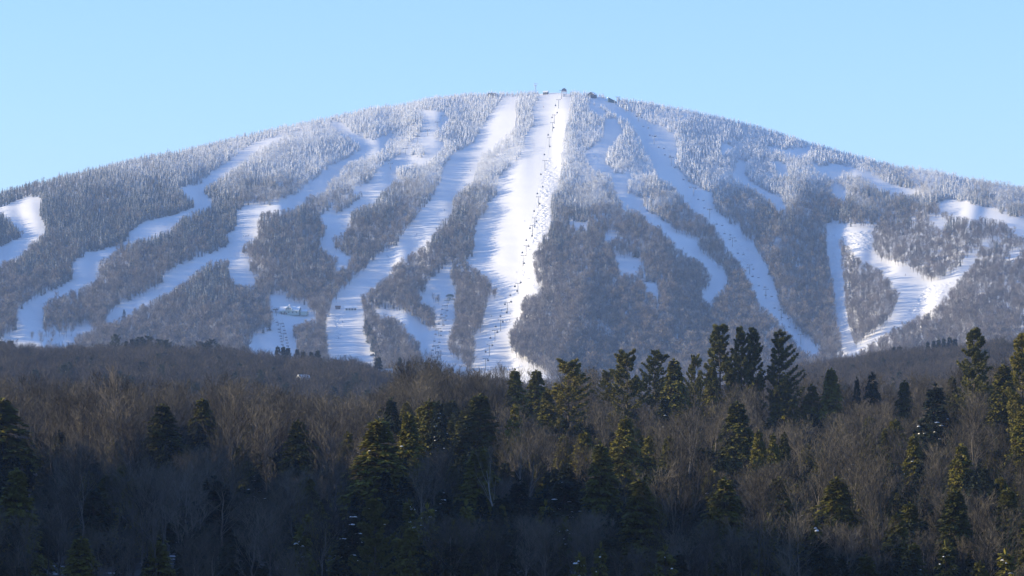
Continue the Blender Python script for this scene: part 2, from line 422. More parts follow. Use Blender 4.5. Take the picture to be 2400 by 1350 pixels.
# ------------------------------------------------------------------ the ground: mountain, ridge, near hillside, valley floor
def sheet(name, P, mat, kind='structure', attr=None):
    nu, nv = P.shape[:2]
    i, j = np.meshgrid(np.arange(nu - 1), np.arange(nv - 1), indexing='ij')
    a = (i * nv + j).ravel(); b = ((i + 1) * nv + j).ravel(); c = ((i + 1) * nv + j + 1).ravel(); d = (i * nv + j + 1).ravel()
    me = np_mesh(name, P.reshape(-1, 3), np.concatenate([np.stack([a, b, c], 1), np.stack([a, c, d], 1)]), mat, True)
    if attr is not None:
        at = me.attributes.new('mogul', 'FLOAT', 'POINT'); at.data.foreach_set('value', attr.ravel().astype(np.float32))
    o = link(bpy.data.objects.new(name, me))
    props(o, kind=kind)
    return o

MOGULS = [
 [(1283,370),(1311,375),(1308,429),(1290,457),(1286,493),(1293,511),(1286,536),(1265,564),(1254,592),(1247,628),(1256,668),(1225,655),(1225,610),(1240,560),(1255,500),(1262,450)],
 [(1700,556),(1762,570),(1773,600),(1750,630),(1725,596)],
 [(2230,690),(2204,709),(2183,730),(2140,748),(2100,764),(2150,700),(2170,672),(2247,656)],
 [(1941,535),(1968,560),(1975,680),(1985,790),(1966,773),(1956,684)],
 [(785,735),(808,735),(802,800),(782,800)],
 [(1985,545),(2041,540),(2044,590),(2000,590)],
]
us = np.concatenate([np.arange(-900, -60, 30), np.arange(-60, 2460, 5.0), np.arange(2460, 3300, 30)])
ts = np.linspace(0, 1, 300)
U = us[:, None] * np.ones((1, len(ts)))
Cc = crest(us)[:, None]
V = 1000 + (Cc - 1000) * ts[None]
P = mount(U, V)
mog = np.zeros(U.shape)
for p in MOGULS:
    mog = np.maximum(mog, inside(p, U, V).astype(float))
mog = mog * np.clip(0.6 + 0.6 * N1(U / 9, V / 9), 0, 1)
back = []
Pc = P[:, -1]
dirs = Pc / Pc[:, 1:2]
for dd, dz in ((40, 0.5), (100, -6), (220, -34), (420, -100), (800, -240), (1400, -420)):
    q = Pc.copy(); q[:, 0] = dirs[:, 0] * (Pc[:, 1] + dd); q[:, 1] = Pc[:, 1] + dd; q[:, 2] = np.maximum(Pc[:, 2] + dz, -42)
    back.append(q)
front = []
for dd, dz in ((-900, -60), (-500, -38), (-200, -14)):
    q = P[:, 0].copy(); q[:, 1] += dd; q[:, 2] = np.maximum(q[:, 2] + dz, -44); front.append(q)
PP = np.concatenate([np.stack(front, 1), P, np.stack(back, 1)], 1)
MM = np.concatenate([np.zeros((len(us), 3)), mog, np.zeros((len(us), 6))], 1)
sheet("mountain", PP, M_snow, attr=MM)

# wooded ridge in the middle distance
RU = [-900, -200, 0, 100, 200, 300, 450, 560, 650, 760, 850, 900, 1000, 1100, 1200, 1320, 1500, 1750, 1850, 1900, 2000, 2100, 2200, 2300, 2400, 2700, 3300]
RV = [800, 800, 802, 816, 808, 806, 812, 820, 840, 838, 850, 872, 882, 888, 900, 925, 930, 905, 872, 852, 836, 822, 815, 806, 792, 770, 750]
def ridge_crest(u): return np.interp(u, RU, RV) + 56
RD0, RD1 = 1450.0, 2250.0
def ridge(u, D):
    u = np.asarray(u, float); D = np.asarray(D, float)
    t = (D - RD0) / (RD1 - RD0)
    v0 = 1085.0
    s = np.clip(t, 0, 1); s = s * (1.25 - 0.25 * s)
    z0 = (HOR - v0) / F * RD0; z1 = (HOR - ridge_crest(u)) / F * RD1
    z = z0 + (z1 - z0) * s
    x = (u - 1200) / F * D
    z = z + 2.6 * N2(x / 60.0, D / 90.0) * np.clip(1 - t, 0.15, 1)
    z = np.where(t > 1, z1 - (D - RD1) * 0.16 - 0.0002 * (D - RD1) ** 2, z)
    z = np.where(t < 0, z0 + (D - RD0) * 0.06, z)
    return np.stack(np.broadcast_arrays(x, D, np.maximum(z, -44)), -1)
us2 = np.arange(-900, 3301, 20.0)
Ds = np.concatenate([np.linspace(1150, 1440, 6), np.linspace(RD0, RD1, 60), np.linspace(RD1 + 20, RD1 + 800, 14)])
sheet("wooded_ridge_ground", ridge(us2[:, None] * np.ones((1, len(Ds))), Ds[None] * np.ones((len(us2), 1))), M_floor)

# near hillside across from the camera
TU = [-900, 0, 200, 270, 420, 560, 700, 850, 900, 950, 1100, 1200, 1300, 1500, 1650, 1750, 1900, 2000, 2150, 2250, 2400, 3300]
TV = [905, 925, 925, 915, 925, 925, 955, 955, 905, 880, 880, 895, 905, 910, 930, 925, 930, 935, 915, 875, 870, 860]
def far_row(u): return np.interp(u, TU, TV) + 128
ND0, ND1, ZN = 395.0, 800.0, -20.5
def near_z(u, D):
    u = np.asarray(u, float); D = np.asarray(D, float)
    s = np.clip((D - ND0) / (ND1 - ND0), 0, 1)
    z1 = (HOR - far_row(u)) / F * ND1
    z = ZN + (z1 - ZN) * (s * 1.15 - 0.15 * s * s)
    x = (u - 1200) / F * D
    z = z + 1.2 * N3(x / 30.0, D / 30.0)
    z = np.where(D > ND1, z1 - (D - ND1) * 0.02 - 0.00016 * (D - ND1) ** 2 + 1.2 * N3(x / 30.0, D / 30.0), z)
    z = np.where(D < ND0, ZN - (ND0 - D) * 0.16 + 1.2 * N3(x / 30.0, D / 30.0), z)
    return np.maximum(z, -43.5)
def near(u, D):
    return np.stack(np.broadcast_arrays((np.asarray(u, float) - 1200) / F * D, D, near_z(u, D)), -1)
us3 = np.arange(-1500, 3901, 30.0)
Dn = np.concatenate([np.linspace(230, 385, 9), np.linspace(ND0, ND1, 50), np.linspace(815, 1250, 16)])
sheet("forest_hillside_ground", near(us3[:, None] * np.ones((1, len(Dn))), Dn[None] * np.ones((len(us3), 1))), M_floor)

g = MB(); g.quad((-6500, -600, -44), (6500, -600, -44), (6500, 8200, -44), (-6500, 8200, -44))
props(g.obj("valley_ground", M_floor), kind='structure')  # dark floor colour instead of snow, to cut light bounced into the woods
xs = np.linspace(-260, 260, 27); ys = np.linspace(-300, 240, 28)
X, Y = np.meshgrid(xs, ys, indexing='ij')
Z = -1.8 - 0.15 * np.maximum(Y, 0) - 0.0004 * X ** 2 - 0.0006 * np.maximum(-Y, 0) ** 2 + 0.25 * N1(X / 20, Y / 20) * sstep(5, 40, np.hypot(X, Y))
Z = np.maximum(Z, -43.8)
sheet("viewpoint_hill", np.stack([X, Y, Z], -1), M_floor)  # also dark rather than snowy, so less light bounces up

# unseen hill added on the sunward side to shade the lower left woods
xs = np.linspace(-760, -125, 60); ys = np.linspace(230, 700, 40)
X, Y = np.meshgrid(xs, ys, indexing='ij')
Z = -44 + 128 * np.exp(-((X + 360) / 105) ** 2) * sstep(235, 340, Y) * sstep(690, 520, Y) + 2 * N2(X / 25, Y / 25)
SH = (X, Y, Z)
sheet("sun_block_hill", np.stack([X, Y, np.maximum(Z, -43.9)], -1), M_floor)

xs = np.linspace(165, 800, 60); ys = np.linspace(230, 900, 50)
X, Y = np.meshgrid(xs, ys, indexing='ij')
Z = -44 + 125 * np.exp(-((X - 420) / 115) ** 2) * sstep(235, 340, Y) * sstep(880, 640, Y) + 2 * N3(X / 25, Y / 25)
sheet("sky_block_hill_right", np.stack([X, Y, np.maximum(Z, -43.9)], -1), M_floor)  # unseen hill on the right, added to cut skylight on the near woods
xs = np.linspace(-900, 900, 70); ys = np.linspace(-590, -130, 40)
X, Y = np.meshgrid(xs, ys, indexing='ij')
Z = -44 + (225 + 25 * N2(X / 140, 3)) * np.exp(-((Y + 420) / 120) ** 2) * sstep(900, 600, np.abs(X)) + 3 * N3(X / 25, Y / 25)
sheet("sky_block_hill_rear", np.stack([X, Y, np.maximum(Z, -43.9)], -1), M_floor)  # unseen hill added behind the camera to hold back the low bright sky

# haze: one closed box of thin even air
hz = MB().box(-6600, 6600, -700, 8300, -46, 640)
m = bpy.data.materials.new("haze_air"); m.use_nodes = True
nt = m.node_tree
for n in list(nt.nodes):
    if n.type != 'OUTPUT_MATERIAL': nt.nodes.remove(n)
pv = nt.nodes.new('ShaderNodeVolumePrincipled')
pv.inputs['Color'].default_value = (0.38, 0.58, 1.0, 1)
pv.inputs['Density'].default_value = 0.000057
pv.inputs['Anisotropy'].default_value = 0.0
nt.links.new(pv.outputs[0], [n for n in nt.nodes if n.type == 'OUTPUT_MATERIAL'][0].inputs['Volume'])
props(hz.obj("haze", m), kind='stuff')

# ------------------------------------------------------------------ tree shapes
def grow(P, R, cnt, t0, t1, ang, length, up, K, rng, wob=0.06, rf=0.5, angvar=0.25):
    """children of the polylines P (N,K0,3) with radii R (N,K0)"""
    N, K0 = P.shape[:2]
    t = (t0 + (t1 - t0) * (np.arange(cnt)[None] + rng.uniform(0, 1, (N, cnt))) / cnt)
    x = t * (K0 - 1); i = np.clip(x.astype(int), 0, K0 - 2); f = (x - i)[..., None]
    n = np.arange(N)[:, None]
    p = P[n, i] * (1 - f) + P[n, i + 1] * f
    r = R[n, i] * (1 - f[..., 0]) + R[n, i + 1] * f[..., 0]
    tan = unit(P[n, i + 1] - P[n, i])
    az = rng.normal(size=tan.shape)
    perp = unit(np.cross(tan, az))
    a = ang * (1 + angvar * rng.normal(size=t.shape))[..., None]
    d = unit(np.cos(a) * tan + np.sin(a) * perp)
    d[..., 2] += up * 0.4; d = unit(d)
    L = length(t) * rng.uniform(0.7, 1.2, t.shape)
    pts = [p]; q = p
    for k in range(K - 1):
        d = unit(d + rng.normal(size=d.shape) * wob + np.array([0, 0, up]) / (K - 1))
        q = q + d * (L / (K - 1))[..., None]
        pts.append(q)
    C = np.stack(pts, 2).reshape(N * cnt, K, 3)
    r0 = np.clip(r * rf, 0.006, None).reshape(-1, 1)
    RR = r0 * np.linspace(1, 0.35, K)[None]
    return C, RR, t.reshape(-1)

def tube_lines(mb, P, R, n):
    for k in range(P.shape[1] - 1):
        mb.tubes(P[:, k], P[:, k + 1], R[:, k], R[:, k + 1], n)

def trunk_line(H, r, rng, K=9, lean=0.0, wob=0.02):
    z = np.linspace(0, 1, K)
    x = np.cumsum(rng.normal(size=K) * wob * H / K * 2) + lean * H * z
    y = np.cumsum(rng.normal(size=K) * wob * H / K * 2)
    x -= x[0]; y -= y[0]
    P = np.stack([x, y, z * H], 1)[None]
    R = (r * (1 - 0.88 * z) ** 0.9)[None]
    return P, R

def bare_tree(seed, H=17.0, c1=20, c2=6, c3=5, c4=3, crown0=0.38, ang=0.75, spread=0.30, tw=0.038, r=0.2, tk=0.03):
    rng = np.random.default_rng(seed)
    tr, cr = MB(), MB()
    P, R = trunk_line(H * 0.93, r, rng, wob=0.05)
    P[..., 2] -= 0.0
    tube_lines(tr, P, R, 6)
    P1, R1, t = grow(P, R, c1, crown0, 0.98, ang, lambda t: H * spread * (0.62 + 0.75 * np.sin(np.clip((t - crown0) / (1 - crown0), 0, 1) * 2.6 + 0.35)) * 0.85, 0.38, 5, rng, rf=0.42)
    tube_lines(tr, P1, R1, 4)
    P2, R2, _ = grow(P1, R1, c2, 0.25, 1.0, 0.6, lambda t: H * 0.125 * (1.3 - 0.5 * t), 0.45, 4, rng, rf=0.55)
    tube_lines(cr, P2, np.maximum(R2, tw * 0.45), 3)
    P3, R3, _ = grow(P2, R2, c3, 0.2, 1.0, 0.6, lambda t: H * 0.07 * (1.2 - 0.4 * t), 0.35, 3, rng)
    cr.tri_ribbons(P3[:, 0], P3[:, 2] - P3[:, 0], tw * 1.4, rng)
    P4, R4, _ = grow(P3, R3, c4, 0.2, 1.0, 0.6, lambda t: H * 0.045 * np.ones_like(t), 0.3, 2, rng)
    cr.tri_ribbons(P4[:, 0], P4[:, 1] - P4[:, 0], tw, rng)
    return tr, cr

def hemlock(seed, H=18.0, W=8.0, nb=230, per=46, L=0.62, Wd=0.30, base=0.06, r=0.2, droop=0.30, blunt=1.0, lump=0.25):
    """dense feathery cone with an uneven outline"""
    rng = np.random.default_rng(seed)
    tr, cr = MB(), MB()
    P, R = trunk_line(H * 0.98, r, rng, wob=0.012)
    tube_lines(tr, P, R, 6)
    t = base + (0.995 - base) * rng.uniform(0, 1, nb) ** 0.92
    az = rng.uniform(0, 2 * math.pi, nb)
    x = t * 8; i = np.clip(x.astype(int), 0, 7); f = (x - i)[:, None]
    p0 = P[0, i] * (1 - f) + P[0, i + 1] * f
    nz = Noise(seed + 50, 16)
    ln = W / 2 * (1 - t) ** blunt * 1.12 * (1 + lump * 1.3 * nz(az * 1.3, t * 7)) * rng.uniform(0.72, 1.12, nb) * sstep(base - 0.12, base + 0.16, t) + 0.25
    rise = rng.normal(0.10, 0.12, nb) + 0.5 * t ** 3
    K = 6
    pts = []
    for k in range(K):
        s = k / (K - 1)
        pts.append(p0 + np.stack([np.cos(az) * ln * s, np.sin(az) * ln * s, ln * (rise * s - droop * 1.6 * s ** 2.2)], 1))
    B = np.stack(pts, 1)
    tube_lines(tr, B[:, ::2][:, :2], np.broadcast_to(np.linspace(0.035, 0.02, 2)[None], (nb, 2)), 3)
    s = rng.uniform(0.12, 1.02, (nb, per)) ** 0.75
    x = np.clip(s, 0, 0.999) * (K - 1); i = np.clip(x.astype(int), 0, K - 2); f = (x - i)[..., None]
    n = np.arange(nb)[:, None]
    q = B[n, i] * (1 - f) + B[n, i + 1] * f
    tan = unit(B[n, i + 1] - B[n, i])
    side = unit(np.cross(tan, np.array([0, 0, 1.0]))) * rng.choice([-1, 1], (nb, per))[..., None]
    w = (0.30 * ln[:, None] * (1.05 - s) + 0.12)[..., None] * rng.uniform(0, 1, (nb, per, 1))
    q = q + side * w + rng.normal(size=q.shape) * np.array([0.08, 0.08, 0.10])
    d = unit(tan * 0.8 + side * rng.uniform(0.2, 1.0, (nb, per, 1)) + rng.normal(size=q.shape) * 0.25 + np.array([0, 0, -0.18]))
    cr.diamonds(q.reshape(-1, 3), d.reshape(-1, 3), L * rng.uniform(0.6, 1.2, nb * per), Wd * rng.uniform(0.7, 1.2, nb * per), rng, 0.6)
    # leader
    cr.diamonds(np.tile(P[0, -1], (8, 1)), unit(rng.normal(size=(8, 3)) * 0.3 + np.array([0, 0, 1.0])), 0.8, 0.2, rng)
    return tr, cr, B

def pine(seed, H=26.0, W=9.0, whorls=15, c0=0.30, per=20, r=0.3, tuft=13, side_bias=0.0, L=0.55, top_round=0.7):
    """white pine: open whorls of upswept branches carrying tufts"""
    rng = np.random.default_rng(seed)
    tr, cr = MB(), MB()
    P, R = trunk_line(H * 0.97, r, rng, wob=0.015)
    tube_lines(tr, P, R, 6)
    T, A = [], []
    for k in range(whorls):
        tt = c0 + (0.97 - c0) * (k / (whorls - 1)) ** 0.9
        for b in range(rng.integers(5, 9)):
            T.append(tt + rng.normal() * 0.008); A.append(rng.uniform(0, 2 * math.pi))
    t = np.clip(np.array(T), 0, 0.99); az = np.array(A); nb = len(t)
    x = t * 8; i = np.clip(x.astype(int), 0, 7); f = (x - i)[:, None]
    p0 = P[0, i] * (1 - f) + P[0, i + 1] * f
    u = (t - c0) / (1 - c0)
    prof = np.minimum(1.0, (1.03 - u) ** top_round * 1.15) * (0.65 + 0.35 * sstep(0, 0.3, u))
    ln = W / 2 * prof * rng.uniform(0.55, 1.2, nb) * (1 + side_bias * np.cos(az))
    K = 6; pts = []
    up = 0.12 + 0.45 * u + rng.normal(size=nb) * 0.08
    for k in range(K):
        s = k / (K - 1)
        pts.append(p0 + np.stack([np.cos(az) * ln * s, np.sin(az) * ln * s, ln * (up * s + 0.16 * s * s - 0.12 * math.sin(s * 3.1))], 1))
    B = np.stack(pts, 1)
    tube_lines(tr, B, np.broadcast_to(np.linspace(0.07, 0.02, K)[None], (nb, K)), 3)
    # tufts
    s = 0.35 + 0.68 * (np.arange(per)[None] + rng.uniform(0, 1, (nb, per))) / per
    x = np.clip(s, 0, 0.999) * (K - 1); i = np.clip(x.astype(int), 0, K - 2); f = (x - i)[..., None]
    n = np.arange(nb)[:, None]
    q = B[n, i] * (1 - f) + B[n, i + 1] * f
    tan = unit(B[n, i + 1] - B[n, i])
    side = unit(np.cross(tan, np.array([0, 0, 1.0])))
    w = rng.uniform(-1, 1, (nb, per, 1)) * (0.34 * ln[:, None, None] * (1.15 - s[..., None]) + 0.1)
    q = q + side * w + np.abs(w) * tan * 0.5 + rng.normal(size=q.shape) * 0.07 + np.array([0, 0, 0.06])
    q = np.repeat(q.reshape(-1, 3), tuft, 0)
    tn = np.repeat(tan.reshape(-1, 3), tuft, 0)
    d = unit(tn * 0.7 + rng.normal(size=q.shape) * 0.55 + np.array([0, 0, 0.45]))
    cr.diamonds(q, d, L * rng.uniform(0.6, 1.1, len(q)), 0.17, rng, 1.0)
    q = np.repeat(P[0, -1:], 30, 0) - np.array([0, 0, 1]) * rng.uniform(0, 1.5, (30, 1))
    cr.diamonds(q, unit(rng.normal(size=q.shape) * 0.5 + np.array([0, 0, 1.0])), 0.6, 0.13, rng, 1.0)
    return tr, cr, B

def blobs(pts, sizes, rng):
    """small flattened snow lumps"""
    mb = MB()
    n = 6
    for p, s in zip(pts, sizes):
        th = np.arange(n) * 2 * math.pi / n + rng.uniform(0, 1)
        ex, ey = s * rng.uniform(0.8, 1.6), s * rng.uniform(0.6, 1.1)
        ring0 = [(p[0] + ex * math.cos(a), p[1] + ey * math.sin(a), p[2] - 0.08 * s + rng.normal() * 0.06 * s) for a in th]
        ring1 = [(p[0] + ex * .65 * math.cos(a), p[1] + ey * .65 * math.sin(a), p[2] + 0.38 * s) for a in th]
        v = ring0 + ring1 + [(p[0], p[1], p[2] + 0.55 * s), (p[0], p[1], p[2] - 0.15 * s)]
        t = []
        for k in range(n):
            k2 = (k + 1) % n
            t += [(k, k2, n + k2), (k, n + k2, n + k), (n + k, n + k2, 2 * n), (k2, k, 2 * n + 1)]
        mb.add(v, t)
    return mb

def two(tr, cr, name, mt, mc):
    return tr.mesh(name + "_trunk", mt, True), cr.mesh(name + "_crown", mc, False)

def snow_of(B, rng, n, smin=0.10, smax=0.34, lo=0.3, hi=0.95):
    nb = len(B); i = rng.integers(0, nb, n); k = rng.integers(2, B.shape[1], n)
    return blobs(B[i, k] + np.array([0, 0, 0.1]), rng.uniform(smin, smax, n), rng).mesh("snow_clump", M_clump, True)

# prototypes: list of (trunk mesh, crown mesh, snow mesh or None)
SHAPES = {}
rng0 = np.random.default_rng(7)
def reg(kind, tr, cr, B, mt, mc, H, W, nsnow=40):
    a, b = two(tr, cr, kind, mt, mc)
    sn = snow_of(B, rng0, nsnow) if B is not None else None
    SHAPES.setdefault(kind, []).append((a, b, sn, H, W))
for k in range(7):
    tr, cr = bare_tree(100 + k, 17, c1=[15, 18, 14, 16, 18, 15, 17][k], c2=5, c3=5, c4=3, crown0=[.36, .42, .30, .45, .34, .5, .38][k],
                       ang=[.75, .62, .85, .6, .7, .55, .8][k], spread=[.30, .26, .33, .24, .28, .24, .30][k])
    reg('bare', tr, cr, None, M_bark, M_twig, 17, 8)
for k in range(2):
    tr, cr = bare_tree(140 + k, 14, c1=9, c2=5, c3=4, c4=3, crown0=0.22, ang=0.5, spread=0.42, r=0.17)
    reg('birch', tr, cr, None, M_birch, M_twig, 14, 7)
for k in range(2):
    tr, cr = bare_tree(150 + k, 19, c1=14, c2=6, c3=5, c4=3, crown0=0.35, ang=0.8, spread=0.27, r=0.24)
    reg('gaunt', tr, cr, None, M_bark, M_bark, 19, 8)
for k in range(5):
    tr, cr, B = hemlock(200 + k, 18, 8.5, nb=250, per=44)
    reg('hemlock', tr, cr, B, M_cbark, M_hemlock, 18, 8.5, 14)
for k in range(5):
    tr, cr, B = pine(300 + k, 26, 9, side_bias=[0, 0, 0.15, 0.4, 0][k], whorls=[14, 16, 15, 15, 12][k], c0=[.26, .24, .24, .2, .32][k], top_round=[.6, .7, .7, .6, .45][k], L=0.7)
    reg('pine', tr, cr, B, M_cbark, M_pine, 26, 9, 10)
for k in range(3):
    tr, cr, B = hemlock(400 + k, 15, 6.0, nb=170, per=40, L=0.5, Wd=0.26, droop=0.42, blunt=0.95, lump=0.35, base=0.08, r=0.16)
    reg('spruce', tr, cr, B, M_cbark, M_spruce, 15, 6.0, 40)
for k in range(3):
    tr, cr, B = hemlock(430 + k, 7, 3.2, nb=75, per=26, L=0.5, Wd=0.22, droop=0.2, blunt=0.9, lump=0.5, base=0.1, r=0.09)
    reg('young', tr, cr, B, M_cbark, M_hemlock, 7, 3.2, 12)
for k in range(3):      # ridge conifers, lighter
    tr, cr, B = hemlock(460 + k, 16, 6.5, nb=110, per=26, L=0.8, Wd=0.42, droop=0.35, blunt=0.9, lump=0.35, base=0.08, r=0.16)
    reg('ridge_spruce', tr, cr, B, M_cbark, M_ridge_spruce, 16, 6.5, 6)
for k in range(2):
    tr, cr, B = pine(480 + k, 20, 9, whorls=10, c0=0.3, per=9, tuft=9, L=0.85, top_round=0.5)
    reg('ridge_pine', tr, cr, B, M_cbark, M_ridge_spruce, 20, 9, 6)

# light shapes for the instanced woods
LIB = {}
def lib(kind, mb_list):
    for parts in mb_list:
        V, T, I = [], [], []; n = 0
        for k, (mb, _) in enumerate(parts):
            v, t = mb.arrays(); V.append(v); T.append(t + n); I.append(np.full(len(t), k)); n += len(v)
        me = np_mesh(kind, np.concatenate(V), np.concatenate(T), None, False, np.concatenate(I), [m_ for _, m_ in parts])
        c = LIB.setdefault(kind, bpy.data.collections.new(kind + "_shapes"))
        c.objects.link(bpy.data.objects.new("%s_shape_%02d" % (kind, len(c.objects)), me))

def far_conifer(seed, H=9.0, W=3.6, slim=1.0):
    rng = np.random.default_rng(seed); mb = MB()
    mb.tubes([(0, 0, 0)], [(0, 0, H * 0.9)], 0.14, 0.03, 3)
    layers = 8
    for l in range(layers):
        t = 0.08 + 0.88 * l / (layers - 1)
        n = 7 if l < 5 else 5
        rr = W / 2 * (1 - t) ** 0.8 + 0.15
        for k in range(n):
            a = 2 * math.pi * (k + rng.uniform(-.35, .35)) / n + l
            r = rr * rng.uniform(0.65, 1.2)
            z = t * H + rng.normal() * 0.12
            c, s = math.cos(a), math.sin(a)
            w = 0.55 * rr + 0.12
            tip = (r * c, r * s, z - 0.35 * r)
            top = (0.0, 0.0, z + 0.10 * H)
            mb.add([top, (0.55 * r * c - w * s, 0.55 * r * s + w * c, z - 0.08 * r), tip, (0.55 * r * c + w * s, 0.55 * r * s - w * c, z - 0.08 * r)],
                   [(0, 1, 2), (0, 2, 3)])
    mb.tubes([(0, 0, H * 0.84)], [(0, 0, H * 1.03)], 0.16, 0.01, 3)
    return mb
def far_bare(seed, H=12.0, n1=22, n2=260, tw=0.14, W=5.5):
    rng = np.random.default_rng(seed); a = MB()
    P, R = trunk_line(H * 0.9, 0.15, rng, K=4, wob=0.04)
    tube_lines(a, P, R, 3)
    P1, R1, _ = grow(P, R, n1, 0.3, 0.98, 0.75, lambda t: H * 0.27 * (0.6 + 0.7 * np.sin(np.clip((t - .25) / .75, 0, 1) * 2.5 + 0.4)), 0.25, 3, rng)
    a.tri_ribbons(P1[:, 0], P1[:, 2] - P1[:, 0], 0.13, rng)
    P2, R2, _ = grow(P1, R1, max(1, n2 // n1), 0.25, 1.0, 0.6, lambda t: H * 0.15 * np.ones_like(t), 0.2, 2, rng)
    a.tri_ribbons(P2[:, 0], P2[:, 1] - P2[:, 0], tw, rng)
    return a
def mid_bare(seed, H=15.0):
    rng = np.random.default_rng(seed); a, b = MB(), MB()
    P, R = trunk_line(H * 0.92, 0.17, rng, K=6, wob=0.05)
    tube_lines(a, P, R, 4)
    P1, R1, _ = grow(P, R, 18, 0.3, 0.98, 0.75, lambda t: H * 0.27 * (0.6 + 0.75 * np.sin(np.clip((t - .3) / .7, 0, 1) * 2.5 + 0.4)), 0.3, 4, rng)
    tube_lines(a, P1, R1, 3)
    P2, R2, _ = grow(P1, R1, 6, 0.25, 1.0, 0.6, lambda t: H * 0.13 * np.ones_like(t), 0.4, 3, rng)
    b.tri_ribbons(P2[:, 0], P2[:, 2] - P2[:, 0], 0.075, rng)
    P3, R3, _ = grow(P2, R2, 6, 0.2, 1.0, 0.6, lambda t: H * 0.075 * np.ones_like(t), 0.3, 2, rng)
    b.tri_ribbons(P3[:, 0], P3[:, 1] - P3[:, 0], 0.06, rng)
    return a, b

lib('frosted_spruce', [[(far_conifer(600 + k, 9.0, [3.4, 3.0, 3.9, 2.6][k]), M_far_conifer)] for k in range(4)])
lib('slope_hardwood', [[(far_bare(620 + k, [12, 11, 13, 12][k]), M_far_twig)] for k in range(4)])
mids = []
for k in range(4):
    a, b = mid_bare(640 + k, [15, 14, 16, 15][k]); mids.append([(a, M_bark), (b, M_mid_twig)])
lib('ridge_hardwood', mids)
def fuse(kind, n, mt, mc):
    out = []
    for k in range(n):
        a, b, s, H, W = SHAPES[kind][k]
        out.append((a, b))
    return out

def scatter(name, pts, rot, scl, idx, frost, coll, label, sclz=None):
    """one object of stuff: the coll's shapes instanced on points"""
    me = bpy.data.meshes.new(name)
    n = len(pts)
    me.vertices.add(n); me.vertices.foreach_set('co', np.ascontiguousarray(pts, dtype=np.float32).ravel())
    def fa(nm, arr, ty='FLOAT'):
        at = me.attributes.new(nm, ty, 'POINT'); at.data.foreach_set('value', np.ascontiguousarray(arr, dtype=np.int32 if ty == 'INT' else np.float32))
    fa('turn', rot); fa('size', scl); fa('tall', sclz if sclz is not None else scl); fa('frost', frost); fa('shape', idx, 'INT')
    o = link(bpy.data.objects.new(name, me))
    ng = bpy.data.node_groups.new(name + "_nodes", 'GeometryNodeTree')
    ng.interface.new_socket('Geometry', in_out='INPUT', socket_type='NodeSocketGeometry')
    ng.interface.new_socket('Geometry', in_out='OUTPUT', socket_type='NodeSocketGeometry')
    N = ng.nodes; L = ng.links
    gi = N.new('NodeGroupInput'); go = N.new('NodeGroupOutput')
    iop = N.new('GeometryNodeInstanceOnPoints'); ci = N.new('GeometryNodeCollectionInfo')
    ci.inputs['Collection'].default_value = coll; ci.inputs['Separate Children'].default_value = True; ci.inputs['Reset Children'].default_value = True
    def na(nm, ty):
        x = N.new('GeometryNodeInputNamedAttribute'); x.data_type = ty; x.inputs['Name'].default_value = nm
        return [s for s in x.outputs if s.enabled and s.name == 'Attribute'][0]
    iop.inputs['Pick Instance'].default_value = True
    cx = N.new('ShaderNodeCombineXYZ'); L.new(na('turn', 'FLOAT'), cx.inputs[2])
    er = N.new('FunctionNodeEulerToRotation'); L.new(cx.outputs[0], er.inputs[0])
    cs = N.new('ShaderNodeCombineXYZ'); sz = na('size', 'FLOAT'); L.new(sz, cs.inputs[0]); L.new(sz, cs.inputs[1]); L.new(na('tall', 'FLOAT'), cs.inputs[2])
    L.new(gi.outputs[0], iop.inputs['Points']); L.new(ci.outputs[0], iop.inputs['Instance'])
    L.new(na('shape', 'INT'), iop.inputs['Instance Index']); L.new(er.outputs[0], iop.inputs['Rotation']); L.new(cs.outputs[0], iop.inputs['Scale'])
    L.new(iop.outputs[0], go.inputs[0])
    md = o.modifiers.new("trees", 'NODES'); md.node_group = ng
    props(o, label, "forest", kind='stuff')
    return o

# ------------------------------------------------------------------ woods on the mountain
rng = np.random.default_rng(11)
def grid(u0, u1, v0, v1, du, dv, jit=0.5):
    u, v = np.meshgrid(np.arange(u0, u1, du), np.arange(v0, v1, dv), indexing='ij')
    u = u + rng.uniform(-jit, jit, u.shape) * du; v = v + rng.uniform(-jit, jit, v.shape) * dv
    return u.ravel(), v.ravel()
def p_conifer(u, v):
    p = np.interp(v, [300, 380, 450, 520, 580, 700, 900], [0.80, 0.70, 0.45, 0.20, 0.08, 0.03, 0.02])
    patch = N2(u / 60.0, v / 34.0) + 0.5 * N3(u / 22.0, v / 16.0)
    p = p + patch * 0.85 * np.interp(v, [250, 400, 560, 640], [0.6, 1.0, 0.5, 0.05])
    left = sstep(620, 520, u) * sstep(620, 560, v)
    p = np.maximum(p, left * (0.85 + 0.3 * patch))
    for (cu, cv, ru, rv, a) in ((500, 690, 90, 60, .55), (690, 600, 90, 60, .4), (400, 570, 110, 50, .3), (60, 620, 120, 60, .5), (700, 480, 60, 60, .5), (830, 560, 60, 50, .25), (1330, 470, 60, 50, .3), (1100, 470, 50, 50, .4), (1930, 730, 40, 60, .1)):
        p = np.maximum(p, a * np.exp(-((u - cu) / ru) ** 2 - ((v - cv) / rv) ** 2) * (1 + patch))
    p = p * np.where((u > 1950) & (v > 560), 0.15, 1)
    return np.clip(p, 0, 1)
def frost_at(u, v):
    line = np.interp(u, [0, 300, 700, 1000, 1300, 1700, 2100, 2400], [440, 460, 480, 495, 505, 500, 480, 510])
    f = sstep(line + 60, line - 130, v)
    f = f + 0.28 * (N4(u / 45.0, v / 22.0)) * f * (1 - f) * 4
    f = f * np.interp(u, [0, 250, 600, 800, 2400], [0.62, 0.66, 0.85, 1.0, 1.0])
    return np.clip(f, 0, 1)

